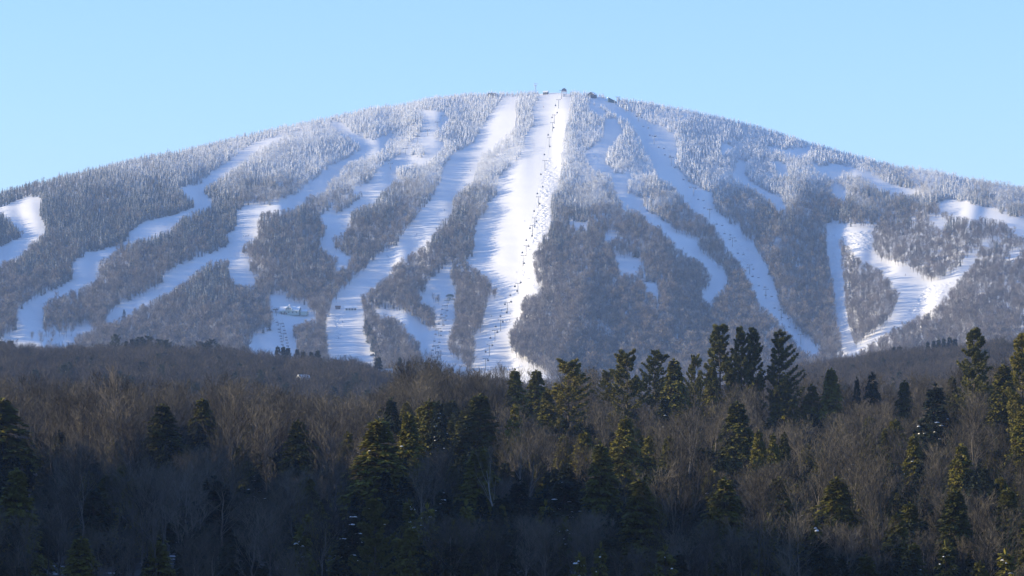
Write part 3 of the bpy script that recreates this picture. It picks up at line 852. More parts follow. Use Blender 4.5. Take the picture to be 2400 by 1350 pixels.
FENCE_CLEAR = [  # open ground kept round buildings (u0,u1,v0,v1)
 (632, 722, 722, 745), (800, 850, 716, 735), (1040, 1070, 680, 712), (1138, 1168, 214, 225), (1258, 1290, 215, 226), (1308, 1336, 214, 232),
 (1376, 1402, 216, 230), (1420, 1446, 228, 244)]
def clearing(u, v):
    r = np.zeros(u.shape, bool)
    for a, b, c, d in FENCE_CLEAR: r |= (u > a) & (u < b) & (v > c) & (v < d)
    return r

def mountain_woods():
    u, v = grid(-260, 2660, 200, 960, 6.3, 2.0)
    c = crest(u)
    k = v > c - 0.0
    u, v = u[k], v[k]
    pc = p_conifer(u, v)
    con = rng.uniform(0, 1, u.shape) < pc
    # hardwoods stand wider
    keep = con | (rng.uniform(0, 1, u.shape) < np.where((u > 1950) & (v > 500), 0.44, 0.58))
    keep &= ~((v > 880) & (rng.uniform(0, 1, u.shape) < 0.4))
    u, v, con = u[keep], v[keep], con[keep]
    f = frost_at(u, v)
    H = np.where(con, np.interp(v, [230, 450, 650], [7.8, 10.2, 13.5]), np.interp(v, [300, 500, 900], [7.5, 11.0, 13.5]))
    H = H * rng.uniform(0.70, 1.2, u.shape) * (1 + 0.22 * N1(u / 14.0, v / 9.0))
    D = mdist(u, v)
    hp = H / D * F
    fine = (u > 1680) & (v < 500)
    ok = ~in_run(u, v) & (fine | ~(in_run(u - 4, v - 3) | in_run(u + 4, v - 3) | in_run(u, v - 0.92 * hp))) & ~in_run(u, v - 0.5 * hp) & ~clearing(u, v)
    # narrow benches: keep the trees out only at their feet
    u, v, con, f, H, D = u[ok], v[ok], con[ok], f[ok], H[ok], D[ok]
    return u, v, con, f, H
u, v, con, f, H = mountain_woods()
P = mount(u, v)
rz = rng.uniform(0, 6.28, len(u))
fr = np.clip(f + rng.normal(0, 0.12, len(u)), 0, 0.97)
a = con
scatter("frosted_spruce_forest", P[a] - [0, 0, .3], rz[a], H[a] / 9.0 * rng.uniform(.9, 1.35, a.sum()), rng.integers(0, 4, a.sum()), np.clip(fr[a] * 0.95, 0.0, 0.93), LIB['frosted_spruce'],
        "frost covered spruce forest over the upper slopes of the mountain", H[a] / 9.0)
# rows behind the crest so the skyline has depth
uc = rng.uniform(-260, 2660, 5200)
cc = crest(uc); Dc = mdist(uc, cc) + rng.uniform(2, 60, len(uc))
zc = (HOR - cc) / F * mdist(uc, cc)
Pb = np.stack([(uc - 1200) / F * Dc, Dc, zc + 0.2], 1)
kb = ~((uc > 1262) & (uc < 1335)) & ~clearing(uc, cc + 6)
Pb = Pb[kb]; nb_ = len(Pb)
scatter("skyline_spruce_forest", Pb - [0, 0, .3], rng.uniform(0, 6.28, nb_), rng.uniform(.6, .95, nb_), rng.integers(0, 4, nb_), np.interp(uc[kb], [0, 500, 900, 2400], [.5, .6, .85, .9]), LIB['frosted_spruce'],
        "frosted spruces along the skyline of the mountain", rng.uniform(.55, 1.05, nb_))
a = ~con
scatter("slope_hardwood_forest", P[a] - [0, 0, .3], rz[a], H[a] / 12.0 * rng.uniform(1.0, 1.45, a.sum()), rng.integers(0, 4, a.sum()), np.clip(fr[a] * 0.95, 0, 0.92), LIB['slope_hardwood'],
        "leafless grey-brown hardwood forest between the ski runs", H[a] / 12.0)

# ------------------------------------------------------------------ woods on the middle ridge
def ridge_woods():
    x0 = -0.19 * RD1; n = 30000
    D = np.sqrt(rng.uniform(1330 ** 2, (RD1 + 110) ** 2, n)); u = rng.uniform(-260, 2660, n)
    return u, D
u, D = ridge_woods()
P = ridge(u, D)
row = HOR - P[:, 2] / D * F - 130
k = (row < np.interp(u, TU, TV) + 150)
u, D, P = u[k], D[k], P[k]
h = rng.uniform(.62, 1.05, len(u)) * (1 + .18 * N3(u / 25.0, D / 30.0))
scatter("ridge_hardwood_forest", P - [0, 0, .4], rng.uniform(0, 6.28, len(u)), h * rng.uniform(1.1, 1.6, len(u)), rng.integers(0, 4, len(u)), np.zeros(len(u)), LIB['ridge_hardwood'],
        "leafless brown hardwoods covering the low ridge below the ski area", h)

# ------------------------------------------------------------------ single trees
def copy_part(src_mesh, name, parent, kind=None):
    o = bpy.data.objects.new(name, src_mesh); link(o, parent)
    if kind: o['kind'] = kind
    return o
def plant(kind, name, loc, H, Wm=None, rz=0.0, var=0, snow=False, lean=0.0):
    tr, cr, sn, H0, W0 = SHAPES[kind][var % len(SHAPES[kind])]
    o = empty(name, loc, rz)
    sz = H / H0; sw = (Wm / W0) if Wm else sz
    o.scale = (sw, sw, sz)
    o.rotation_euler = (0, lean, rz)
    copy_part(tr, "trunk", o)
    copy_part(cr, "crown", o)
    if snow and sn: copy_part(sn, "snow_clump", o, 'stuff')
    return o

SAMPLE_D = np.linspace(ND0 + 5, 830, 200)
def find_D(u, vtop, H, zfun=near_z, Ds=SAMPLE_D):
    zt = (HOR - vtop) / F * Ds
    h = zt - zfun(np.full(len(Ds), float(u)), Ds)
    i = int(np.argmin(np.abs(h - H)))
    return float(Ds[i]), float(h[i])

# kind, column of the tip, row of the tip, crown width in px, wanted height, snow, label
NEAR = [
 ('hemlock', 6, 935, 150, 19, 0, "dark green hemlock cut by the left edge of the forest, broad at its foot"),
 ('hemlock', 380, 948, 100, 16, 0, "olive green pointed hemlock in the left bare woods"),
 ('hemlock', 474, 935, 85, 16, 0, "dark hemlock just right of the olive one in the left bare woods"),
 ('hemlock', 698, 985, 85, 15, 0, "small olive hemlock half hidden in twigs left of the big central group"),
 ('spruce', 602, 1108, 62, 10, 1, "short dark spruce with flat snow pads low in the left woods"),
 ('spruce', 918, 935, 62, 18, 0, "nearly black pointed spruce rising behind the broad olive hemlock"),
 ('hemlock', 888, 985, 150, 19, 1, "broad olive hemlock with sunlit left flank below the nearly black spruce"),
 ('hemlock', 958, 968, 85, 18, 1, "olive hemlock squeezed between the broad hemlock and the snow dusted one"),
 ('hemlock', 1008, 937, 80, 17, 1, "hemlock with snow lumps scattered down its right side"),
 ('spruce', 1032, 943, 56, 17, 1, "dark narrow spruce tip behind the snow lumped hemlock"),
 ('hemlock', 1125, 925, 110, 18, 0, "round topped dense hemlock in the centre of the woods"),
 ('hemlock', 1206, 866, 62, 19, 0, "dark hemlock spire rising into the ski slope behind, left of its wispy neighbour"),
 ('hemlock', 1258, 868, 75, 18, 0, "wispy dark hemlock beside the tall spire below the main ski run"),
 ('pine', 1333, 842, 110, 22, 0, "round headed pine with feathery sunlit crown left of the pine pair"),
 ('hemlock', 1284, 915, 62, 16, 0, "olive hemlock standing under the round headed pine"),
 ('hemlock', 1206, 950, 60, 17, 0, "very dark hemlock directly under the hemlock spire"),
 ('pine', 1470, 820, 90, 24, 0, "open crowned pine, left one of the spiky pair before the blue slope"),
 ('pine', 1424, 868, 55, 18, 0, "low bushy pine tucked against the left pine of the pair"),
 ('pine', 1534, 822, 82, 24, 0, "flat topped pine, right one of the spiky pair before the blue slope"),
 ('hemlock', 1580, 842, 80, 21, 0, "yellow green hemlock crowded beside the right pine of the pair"),
 ('pine', 1628, 832, 48, 23, 0, "thin pale topped pine between the yellow green hemlock and the tall pines"),
 ('hemlock', 1668, 856, 60, 19, 0, "dark hemlock at the foot of the tallest pine"),
 ('pine', 1689, 757, 92, 30, 0, "tall pine with tiers of sunlit yellow green boughs, leftmost of four"),
 ('pine', 1740, 761, 72, 29, 0, "tall dark pine with bare lower stem, second of four"),
 ('pine', 1767, 764, 74, 29, 0, "tall dark pine pressed against its left neighbour, third of four"),
 ('pine', 1827, 775, 92, 28, 0, "pine with long boughs reaching right, last of the four tall ones"),
 ('hemlock', 1838, 886, 76, 18, 0, "dense green hemlock below the long boughed pine"),
 ('hemlock', 1950, 864, 70, 19, 0, "hemlock spire above pale twigs right of the long boughed pine"),
 ('hemlock', 1903, 902, 66, 17, 0, "dim hemlock between the dense green one and the spire"),
 ('hemlock', 1727, 942, 105, 19, 0, "large conical olive hemlock in the right middle of the woods"),
 ('hemlock', 1468, 978, 88, 17, 0, "conical hemlock with frosted twigs at its tip, left of the large conical one"),
 ('hemlock', 1778, 1010, 58, 15, 0, "slim olive hemlock touching the right flank of the large conical one"),
 ('hemlock', 1838, 1014, 50, 15, 0, "slim yellowish hemlock tip, rightmost of the three slim ones"),
 ('hemlock', 1812, 1017, 50, 15, 0, "slim dark hemlock, middle of the three slim ones"),
 ('spruce', 1560, 927, 46, 16, 1, "dark spruce hung with snow left of the grey birches"),
 ('hemlock', 1409, 1043, 105, 18, 0, "wide dark hemlock below the one with frosted twigs"),
 ('spruce', 2008, 886, 28, 14, 0, "tiny dark spruce tip left of the ragged black spruce"),
 ('spruce', 2043, 875, 50, 15, 0, "ragged black spruce against the brown ridge"),
 ('hemlock', 2118, 893, 60, 17, 0, "soft green hemlock right of the ragged black spruce"),
 ('spruce', 2188, 902, 92, 20, 1, "big dark spruce with snow caught on its middle boughs"),
 ('hemlock', 2232, 884, 52, 17, 0, "hemlock just behind the big snow flecked spruce"),
 ('pine', 2289, 763, 92, 28, 0, "tall sunlit pine standing above the right woods beside the dark spruce grove"),
 ('pine', 2393, 776, 86, 28, 0, "dark pine cut by the right edge of the view"),
 ('hemlock', 2350, 856, 92, 20, 0, "dark rounded hemlock between the two right hand pines"),
 ('hemlock', 2253, 1042, 78, 15, 1, "sunlit olive hemlock with a snow lump, low in the right woods"),
 ('hemlock', 2141, 1020, 62, 15, 1, "olive hemlock under the big snow flecked spruce"),
 ('hemlock', 2400, 955, 80, 17, 0, "olive hemlock half outside the right edge of the view"),
 ('pine', 876, 1164, 110, 17, 1, "pale feathery pine low in the woods with snow on its left side"),
 ('spruce', 827, 1208, 88, 13, 1, "dark spruce with snow pads left of the pale feathery pine"),
 ('spruce', 1041, 1150, 72, 11, 1, "dark spruce loaded with large snow lumps in the lower centre"),
 ('spruce', 1325, 1120, 100, 12, 1, "black spruce with bluish snow lumps in the shade right of the birches"),
 ('hemlock', 1176, 1184, 46, 9, 0, "small olive hemlock tip under the forked white birch"),
 ('hemlock', 2236, 1150, 110, 15, 0, "shadowed hemlock filling the dark hollow at lower right"),
 ('hemlock', 1700, 1120, 120, 15, 1, "shadowed hemlock with blue snow flecks left of lower right hollow"),
 ('hemlock', 1500, 1125, 120, 15, 0, "shadowed hemlock in the dark lower middle of the woods"),
 ('hemlock', 1120, 1050, 110, 16, 0, "shadowed hemlock under the round topped one"),
 ('hemlock', 40, 1100, 120, 17, 0, "black hemlock in the shade of the lower left corner"),
 ('hemlock', 1960, 1120, 120, 15, 0, "dark hemlock behind bare saplings at lower right"),
]
taken = []
ND = {}
cnt = {}
rs = np.random.default_rng(5)
NAMES = {'hemlock': 'hemlock_tree', 'pine': 'pine_tree', 'spruce': 'spruce_tree'}
CATS = {'hemlock': 'hemlock', 'pine': 'pine tree', 'spruce': 'spruce'}
PINE_VAR = {1333: 4, 1470: 4, 1424: 4, 1534: 4, 1689: 0, 1740: 1, 1767: 2, 1827: 3, 2289: 1, 2393: 2, 876: 1, 1628: 4}
PINE_RZ = {1827: 0.0}
for (kind, u, vt, wpx, Hw, sn, lab) in NEAR:
    Hw = Hw * (0.92 if kind == 'pine' else 0.84)
    D, h = find_D(u, vt, Hw)
    ND[(u, vt)] = D
    k = cnt.get(kind, 0); cnt[kind] = k + 1
    var = PINE_VAR.get(u, k) if kind == 'pine' else k
    loc = near(u, D)
    o = plant(kind, NAMES[kind], tuple(float(q) for q in loc), h, wpx / F * D * (1.08 if kind == 'pine' else 1.65), PINE_RZ.get(u, rs.uniform(0, 6.28)), var, bool(sn))
    props(o, lab, CATS[kind], "conifers in the near woods")
    taken.append((loc[0], loc[1], wpx / F * D * 0.5))

YOUNG = [(1894,1187),(1800,1215),(1913,1229),(2029,1177),(1670,1215),(2356,1299),(2216,1280),(1095,1184),(962,1180),(1001,1192),(1277,1184),(1408,1044),(1325,1223),(962,1306),(1355,1306),(1408,1284),(1150,1240),(700,1260),(1560,1290),(1060,1230)]
for k, (u, vt) in enumerate(YOUNG):
    D, h = find_D(u, vt, 9.0, Ds=np.linspace(ND0 + 1, 560, 120))
    o = plant('young', "young_spruce", tuple(float(q) for q in near(u, D)), h, rs.uniform(3.0, 4.2), rs.uniform(0, 6.28), k, k % 3 != 1)
    props(o, "young", "young spruce", "young spruces in the understorey")
    COUNTED.setdefault("young sunlit spruce at the dark lower edge of the woods, %s from the left", []).append((u, o))
    taken.append((*near(u, D)[:2], 1.6))
# the many further hemlocks and spruces that stand between the hardwoods
_r = np.random.default_rng(31)
EXTRA = []
_tries = 0
while len(EXTRA) < 165 and _tries < 6000:
    _tries += 1
    D = float(math.sqrt(_r.uniform(405 ** 2, 800 ** 2))); u = float(_r.uniform(-60, 2460))
    if u < 800 and _r.random() < 0.72: continue
    H = float(_r.uniform(7.5, 13.5)) * (0.8 if D < 450 else 1); W = H * float(_r.uniform(.5, .72))
    p = near(u, D)
    top = HOR - (p[2] + H) / D * F
    if top < np.interp(u, TU, TV) + 45: continue
    if any((a - p[0]) ** 2 + (b - p[1]) ** 2 < (c + W * .5) ** 2 * .8 for a, b, c in taken): continue
    # do not stand before a named tree
    if any(D < ND[(cu, cv)] and abs(u - cu) < w * .5 + W / D * F * .4 and top < cv + 1.5 * w for (_k, cu, cv, w, _h, _s, _l) in NEAR): continue
    kind = 'spruce' if _r.random() < .3 else 'hemlock'
    o = plant(kind, NAMES[kind], tuple(float(q) for q in p), H, W * 1.35, _r.uniform(0, 6.28), len(EXTRA), _r.random() < .15)
    wpx = W / D * F
    if kind == 'spruce': props(o, "dark spruce crowded in the shade between the near hardwoods", "spruce", "spruces scattered in the near woods")
    else: props(o, "green hemlock crowded between the leafless near hardwoods", "hemlock", "hemlocks scattered in the near woods")
    COUNTED.setdefault("dark shaded spruce among the near hardwoods, %s such from the left" if kind == 'spruce' else "lesser green hemlock among the near hardwoods, %s such from the left", []).append((u, o))
    taken.append((float(p[0]), float(p[1]), W * .5)); EXTRA.append((kind, u, top, wpx, H, 0, '')); ND[(u, top)] = D
taken = np.array(taken, dtype=object)
TX = np.array([t[0] for t in taken], float); TY = np.array([t[1] for t in taken], float); TR = np.array([t[2] for t in taken], float)

SPECIAL = [('birch', 1232, 1035, 14, 0.06, "white stemmed forked birch against the dark hemlocks, the more upright of two"),
           ('birch', 1175, 1085, 12, -0.22, "pale leaning birch with a Y shaped fork left of the upright one"),
           ('gaunt', 272, 893, 20, 0.0, "gaunt leafless tree standing clear above the left treeline"),
           ('birch', 1610, 985, 15, 0.03, "pale grey birch beside the snow hung spruce"),
           ('gaunt', 352, 1120, 16, 0.0, "pale thick stemmed hardwood in the lower left shade"),
           ('gaunt', 445, 1130, 15, 0.05, "second pale stemmed hardwood in the lower left shade, with spreading limbs")]
for (kind, u, vt, Hw, lean, lab) in SPECIAL:
    D, h = find_D(u, vt, Hw)
    o = plant(kind, "birch_tree" if kind == 'birch' else "bare_tree", tuple(float(q) for q in near(u, D)), h, None, rs.uniform(0, 6.28), 0 if u != 1175 else 1, False, lean)
    props(o, lab, "birch" if kind == 'birch' else "bare tree", "birches in the near woods" if kind == 'birch' else "bare hardwoods of the near woods")

# the mass of leafless hardwoods: the nearest 294 as trees, the rest as one wood
def near_bare():
    n = 7600
    D = np.sqrt(rng.uniform(398 ** 2, 835 ** 2, n)); u = rng.uniform(-800, 3050, n)
    # spacing
    x = (u - 1200) / F * D
    keep = np.ones(n, bool)
    order = np.arange(n)
    cell = {}
    for i in order:
        r = 3.7
        ci = (int(x[i] // r), int(D[i] // r)); ok = True
        for a in (-1, 0, 1):
            for b in (-1, 0, 1):
                for j in cell.get((ci[0] + a, ci[1] + b), ()):
                    if (x[j] - x[i]) ** 2 + (D[j] - D[i]) ** 2 < r * r: ok = False
        if ok and ((TX - x[i]) ** 2 + (TY - D[i]) ** 2 < (TR * 0.8 + 1.0) ** 2).any(): ok = False
        if ok: cell.setdefault(ci, []).append(i)
        keep[i] = ok
    return u[keep], D[keep]
u, D = near_bare()
Hh = rng.uniform(9.0, 14.5, len(u)) * (1 + 0.12 * N1(u / 60.0, D / 40.0)) * np.interp(D, [398, 450], [0.78, 1.0])
# do not hide the named conifers: trees in front of them stay low
for i in range(len(u)):
    for (kind, cu, cv, wpx, Hw, sn, lab) in NEAR + EXTRA:
        if abs(u[i] - cu) < wpx * 0.5 + 12:
            top = HOR - (near_z(u[i], D[i]) + Hh[i]) / D[i] * F
            if D[i] > ND[(cu, cv)] + 3: continue
            if lab == '' and (i % 3 == 0): continue
            lim = cv + (1.75 if (kind == 'pine' and cv < 800) else 1.75 if cv < 1080 else 1.1) * wpx
            if top < lim:
                nh = (HOR - lim) / F * D[i] - near_z(u[i], D[i])
                Hh[i] = max(5.0, min(Hh[i], nh)) if nh > 5 else -1
k = Hh > 0
u, D, Hh = u[k], D[k], Hh[k]
P = near(u, D)
inview = (u > -20) & (u < 2420)
rank = np.where(inview, D - 6 * Hh, 1e9)
sel = np.argsort(rank)[:290]
mask = np.zeros(len(u), bool); mask[sel] = True
for i in sel:
    o = plant('bare', "bare_tree", tuple(float(q) for q in P[i]), float(Hh[i]), float(Hh[i] / 17 * 8 * rng.uniform(1.15, 1.6)), float(rng.uniform(0, 6.28)), int(rng.integers(0, 7)))
    props(o, "leafless grey-brown hardwood among many in the near woods", "bare tree", "bare hardwoods of the near woods")
# same shapes for the wood behind them
cb = bpy.data.collections.new("near_hardwood_shapes")
for k in range(7):
    tr, cr = SHAPES['bare'][k][0], SHAPES['bare'][k][1]
    def arr(me):
        v = np.empty(len(me.vertices) * 3, np.float32); me.vertices.foreach_get('co', v)
        t = np.empty(len(me.loops), np.int32); me.loops.foreach_get('vertex_index', t)
        return v.reshape(-1, 3), t.reshape(-1, 3)
    v0, t0 = arr(tr); v1, t1 = arr(cr)
    me = np_mesh("near_hardwood", np.concatenate([v0, v1]), np.concatenate([t0, t1 + len(v0)]), None, False,
                 np.concatenate([np.zeros(len(t0)), np.ones(len(t1))]), [M_bark, M_twig])
    cb.objects.link(bpy.data.objects.new("near_hardwood_shape_%02d" % k, me))
r = ~mask
scatter("near_hardwood_forest", P[r], rng.uniform(0, 6.28, r.sum()), Hh[r] / 17 * rng.uniform(1.15, 1.6, r.sum()), rng.integers(0, 7, r.sum()), np.zeros(r.sum()), cb,
        "leafless hardwood forest standing behind the nearest trees", Hh[r] / 17)

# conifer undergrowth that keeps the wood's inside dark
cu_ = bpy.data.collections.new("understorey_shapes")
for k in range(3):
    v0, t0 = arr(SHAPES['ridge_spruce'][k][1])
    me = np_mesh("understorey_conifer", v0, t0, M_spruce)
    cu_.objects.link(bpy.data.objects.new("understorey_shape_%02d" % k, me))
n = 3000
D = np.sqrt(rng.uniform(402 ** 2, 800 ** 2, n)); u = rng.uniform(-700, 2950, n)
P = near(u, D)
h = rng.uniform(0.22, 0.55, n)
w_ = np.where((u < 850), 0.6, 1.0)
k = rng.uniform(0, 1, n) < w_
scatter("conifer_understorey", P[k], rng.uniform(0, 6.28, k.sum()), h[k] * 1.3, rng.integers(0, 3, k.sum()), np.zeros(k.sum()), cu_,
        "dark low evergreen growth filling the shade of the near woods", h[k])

# ridge conifers, one by one
RIDGE = [('ridge_spruce',4,797,30),('ridge_spruce',24,797,26),('ridge_pine',269,784,24),('ridge_spruce',296,797,16),('ridge_spruce',310,794,22),('ridge_pine',330,790,34),('ridge_pine',345,788,28),
 ('ridge_pine',375,796,34),('ridge_pine',392,797,30),('ridge_spruce',427,809,24),('ridge_pine',465,801,24),('ridge_spruce',482,803,20),('ridge_pine',497,796,30),('ridge_spruce',510,807,26),
 ('ridge_spruce',650,812,22),('ridge_spruce',664,810,20),('ridge_spruce',675,814,22),('ridge_spruce',696,818,20),('ridge_spruce',711,822,22),('ridge_spruce',729,824,20),('ridge_spruce',744,821,24),
 ('ridge_spruce',887,835,28),('ridge_spruce',799,859,24),('ridge_spruce',937,838,22),('ridge_spruce',958,843,22),('ridge_spruce',975,848,18),('ridge_spruce',1002,848,26),('ridge_spruce',1022,856,24),('ridge_spruce',1060,862,20),
 ('ridge_spruce',2095,813,26),('ridge_spruce',2108,810,22),('ridge_spruce',2175,801,18),('ridge_spruce',2188,798,18),('ridge_spruce',2200,793,18),('ridge_spruce',2212,792,18),('ridge_spruce',2225,790,20),('ridge_spruce',2238,792,20),
 ('ridge_spruce',2325,796,18),('ridge_spruce',2338,795,18),('ridge_spruce',2352,794,20),('ridge_pine',300,880,34),('ridge_pine',160,850,30),('ridge_spruce',410,850,30),('ridge_pine',790,930,34),('ridge_pine',820,925,30),
 ('ridge_pine',620,925,34),('ridge_spruce',560,850,26),('ridge_spruce',640,860,30),('ridge_spruce',690,862,26),('ridge_spruce',215,838,22),('ridge_pine',1880,905,24),('ridge_spruce',2070,838,20),('ridge_spruce',2130,845,18)]
NRIDGE = len(RIDGE)
_r = np.random.default_rng(77)
for _k in range(80):
    _u = float(_r.uniform(0, 1180) if _k < 62 else _r.uniform(1900, 2400))
    _v = float(np.interp(_u, RU, RV) + _r.uniform(12, 100) ** 1.0)
    RIDGE.append(('ridge_spruce' if _r.random() < .6 else 'ridge_pine', round(_u), round(_v), float(_r.uniform(18, 30))))
def rz_(u, D): return ridge(u, D)[..., 2]
DR = np.linspace(1480, RD1 + 60, 160)
for k, (kind, u, vt, wpx) in enumerate(RIDGE):
    D, h = find_D(u, vt, 17.5 if kind == 'ridge_spruce' else 20, rz_, DR)
    D = float(D); h = min(h, 26)
    loc = ridge(u, D)
    o = plant(kind, "spruce_tree" if kind == 'ridge_spruce' else "pine_tree", tuple(float(q) for q in loc), h, wpx / F * D * 1.6, rs.uniform(0, 6.28), k, k % 4 == 0)
    if k >= NRIDGE: lab = "dark evergreen half sunk in the low ridge hardwoods"
    elif u < 30: lab = "dark spruce on the low ridge at the left edge"
    elif u < 530: lab = "dark evergreen on the brown ridge below the left ski runs"
    elif u < 800: lab = "dark evergreen on the ridge below the lodge"
    elif u < 1100: lab = "dark evergreen at the foot of the central runs"
    elif u < 2150: lab = "dark evergreen on the ridge right of the pines"
    else: lab = "dark spruce of the grove behind the right pine"
    COUNTED.setdefault(lab + ", %s from the left", []).append((u, o))
    props(o, lab, "spruce" if kind == 'ridge_spruce' else "pine tree", lab.replace("dark evergreen", "dark evergreens").replace("dark spruce", "dark spruces"))

# dark spruces along the edge of a run
for k, (u, vt) in enumerate([(856,752),(859,760),(864,764),(868,772),(862,778),(873,784),(877,792),(880,801),(872,798),(884,812),(888,822),(881,826),(890,834)]):
    vb = vt + 27
    p = mount(u + 2, vb); D = p[1]
    o = plant('ridge_spruce', "spruce_tree", tuple(float(q) for q in p), 30 / F * D, 8.5, rs.uniform(0, 6.28), k)
    props(o, "green spruce in the row along the right edge of the run under the shed", "spruce", "spruces in the row beside the run under the shed")
    COUNTED.setdefault("green spruce in the row right of the run under the shed, %s from the top", []).append((vt, o))
p = mount(291, 745)
o = plant('ridge_spruce', "spruce_tree", tuple(float(q) for q in p), 10.5, 6.0, 1.0, 1)
props(o, "lone dark spruce standing out on the lower left ski run", "spruce")
p = mount(195, 603)
o = plant('ridge_spruce', "spruce_tree", tuple(float(q) for q in p), 6.5, 2.6, 1.0, 2)
props(o, "tiny dark spruce alone at the top of the wide left snow field", "spruce")

# ------------------------------------------------------------------ buildings
M_roofsnow = plain("roof_snow", (0.82, 0.85, 0.88), 0.7, 0, 0.06)
M_pale = plain("pale_green_wall", (0.42, 0.50, 0.46), 0.7)
M_glass = plain("window_glass", (0.04, 0.05, 0.06), 0.15)
M_dkgreen = plain("dark_green_metal", (0.03, 0.07, 0.065), 0.45)
M_dark = plain("dark_timber", (0.05, 0.045, 0.045), 0.7)
M_brown = plain("brown_timber", (0.16, 0.10, 0.075), 0.7)
M_white = plain("white_trim", (0.7, 0.7, 0.68), 0.6)
M_steel = plain("galvanised_steel", (0.16, 0.17, 0.18), 0.45, 0.5)
M_cable = plain("steel_cable", (0.30, 0.30, 0.30), 0.4, 0.6)
M_cabin = plain("gondola_shell", (0.11, 0.09, 0.09), 0.35)
M_chair = plain("chair_frame", (0.05, 0.06, 0.075), 0.5)
M_frostmetal = plain("frosted_metal", (0.62, 0.60, 0.60), 0.7, 0, 0.15)
M_orange = plain("orange_shell", (0.5, 0.12, 0.04), 0.4)

def house(name, label, cat, u, v, w, d, h, rise, mw, mr, rz=0.0, windows=4, ridge_along='x', over=0.6, extra=None, roof_t=0.45, sink=1.5, door=True):
    p = mount(u, v) if not callable(v) else v
    o = empty(name, tuple(float(q) for q in p), rz)
    props(o, label, cat)
    b = MB().box(-w / 2, w / 2, -d / 2, d / 2, -sink, h)
    if ridge_along == 'x':
        for s in (-1, 1):
            x = s * w / 2
            b.add([(x, -d / 2, h), (x, d / 2, h), (x, 0, h + rise), (x - s * .2, -d / 2, h), (x - s * .2, d / 2, h), (x - s * .2, 0, h + rise)], [(0, 1, 2), (3, 5, 4), (0, 2, 5), (0, 5, 3), (1, 4, 5), (1, 5, 2)])
    else:
        for s in (-1, 1):
            y = s * d / 2
            b.add([(-w / 2, y, h), (w / 2, y, h), (0, y, h + rise), (-w / 2, y - s * .2, h), (w / 2, y - s * .2, h), (0, y - s * .2, h + rise)], [(0, 1, 2), (3, 5, 4), (0, 2, 5), (0, 5, 3), (1, 4, 5), (1, 5, 2)])
    b.obj("wall", mw, o)
    r = MB()
    if ridge_along == 'x':
        k = rise / (d / 2); e = over * k
        poly = lambda s: [(s * (d / 2 + over), h - e), (0, h + rise), (0, h + rise + roof_t), (s * (d / 2 + over), h - e + roof_t)]
        for s in (-1, 1):
            q = poly(s); x0, x1 = -w / 2 - over, w / 2 + over
            r.add([(x0, a, z) for a, z in q] + [(x1, a, z) for a, z in q], [(0, 1, 2), (0, 2, 3), (4, 6, 5), (4, 7, 6), (0, 4, 5), (0, 5, 1), (3, 2, 6), (3, 6, 7), (0, 3, 7), (0, 7, 4)])
    else:
        k = rise / (w / 2); e = over * k
        for s in (-1, 1):
            q = [(s * (w / 2 + over), h - e), (0, h + rise), (0, h + rise + roof_t), (s * (w / 2 + over), h - e + roof_t)]
            y0, y1 = -d / 2 - over, d / 2 + over
            r.add([(a, y0, z) for a, z in q] + [(a, y1, z) for a, z in q], [(0, 1, 2), (0, 2, 3), (4, 6, 5), (4, 7, 6), (0, 4, 5), (0, 5, 1), (3, 2, 6), (3, 6, 7), (0, 3, 7), (0, 7, 4)])
    ro = r.obj("roof", mr, o)
    for k in range(windows):
        x = -w / 2 + (k + 0.5) * w / windows
        ww, wh = min(1.6, w / windows * 0.5), min(1.5, h * 0.45)
        wnd = MB().box(x - ww / 2 - .12, x + ww / 2 + .12, -d / 2 - .06, -d / 2 + .05, h * .35 - .12, h * .35 + wh + .12).obj("window", M_white, o)
        MB().box(x - ww / 2, x + ww / 2, -d / 2 - .10, -d / 2 - .05, h * .35, h * .35 + wh).obj("pane", M_glass, wnd)
    if extra: extra(o, ro)
    return o

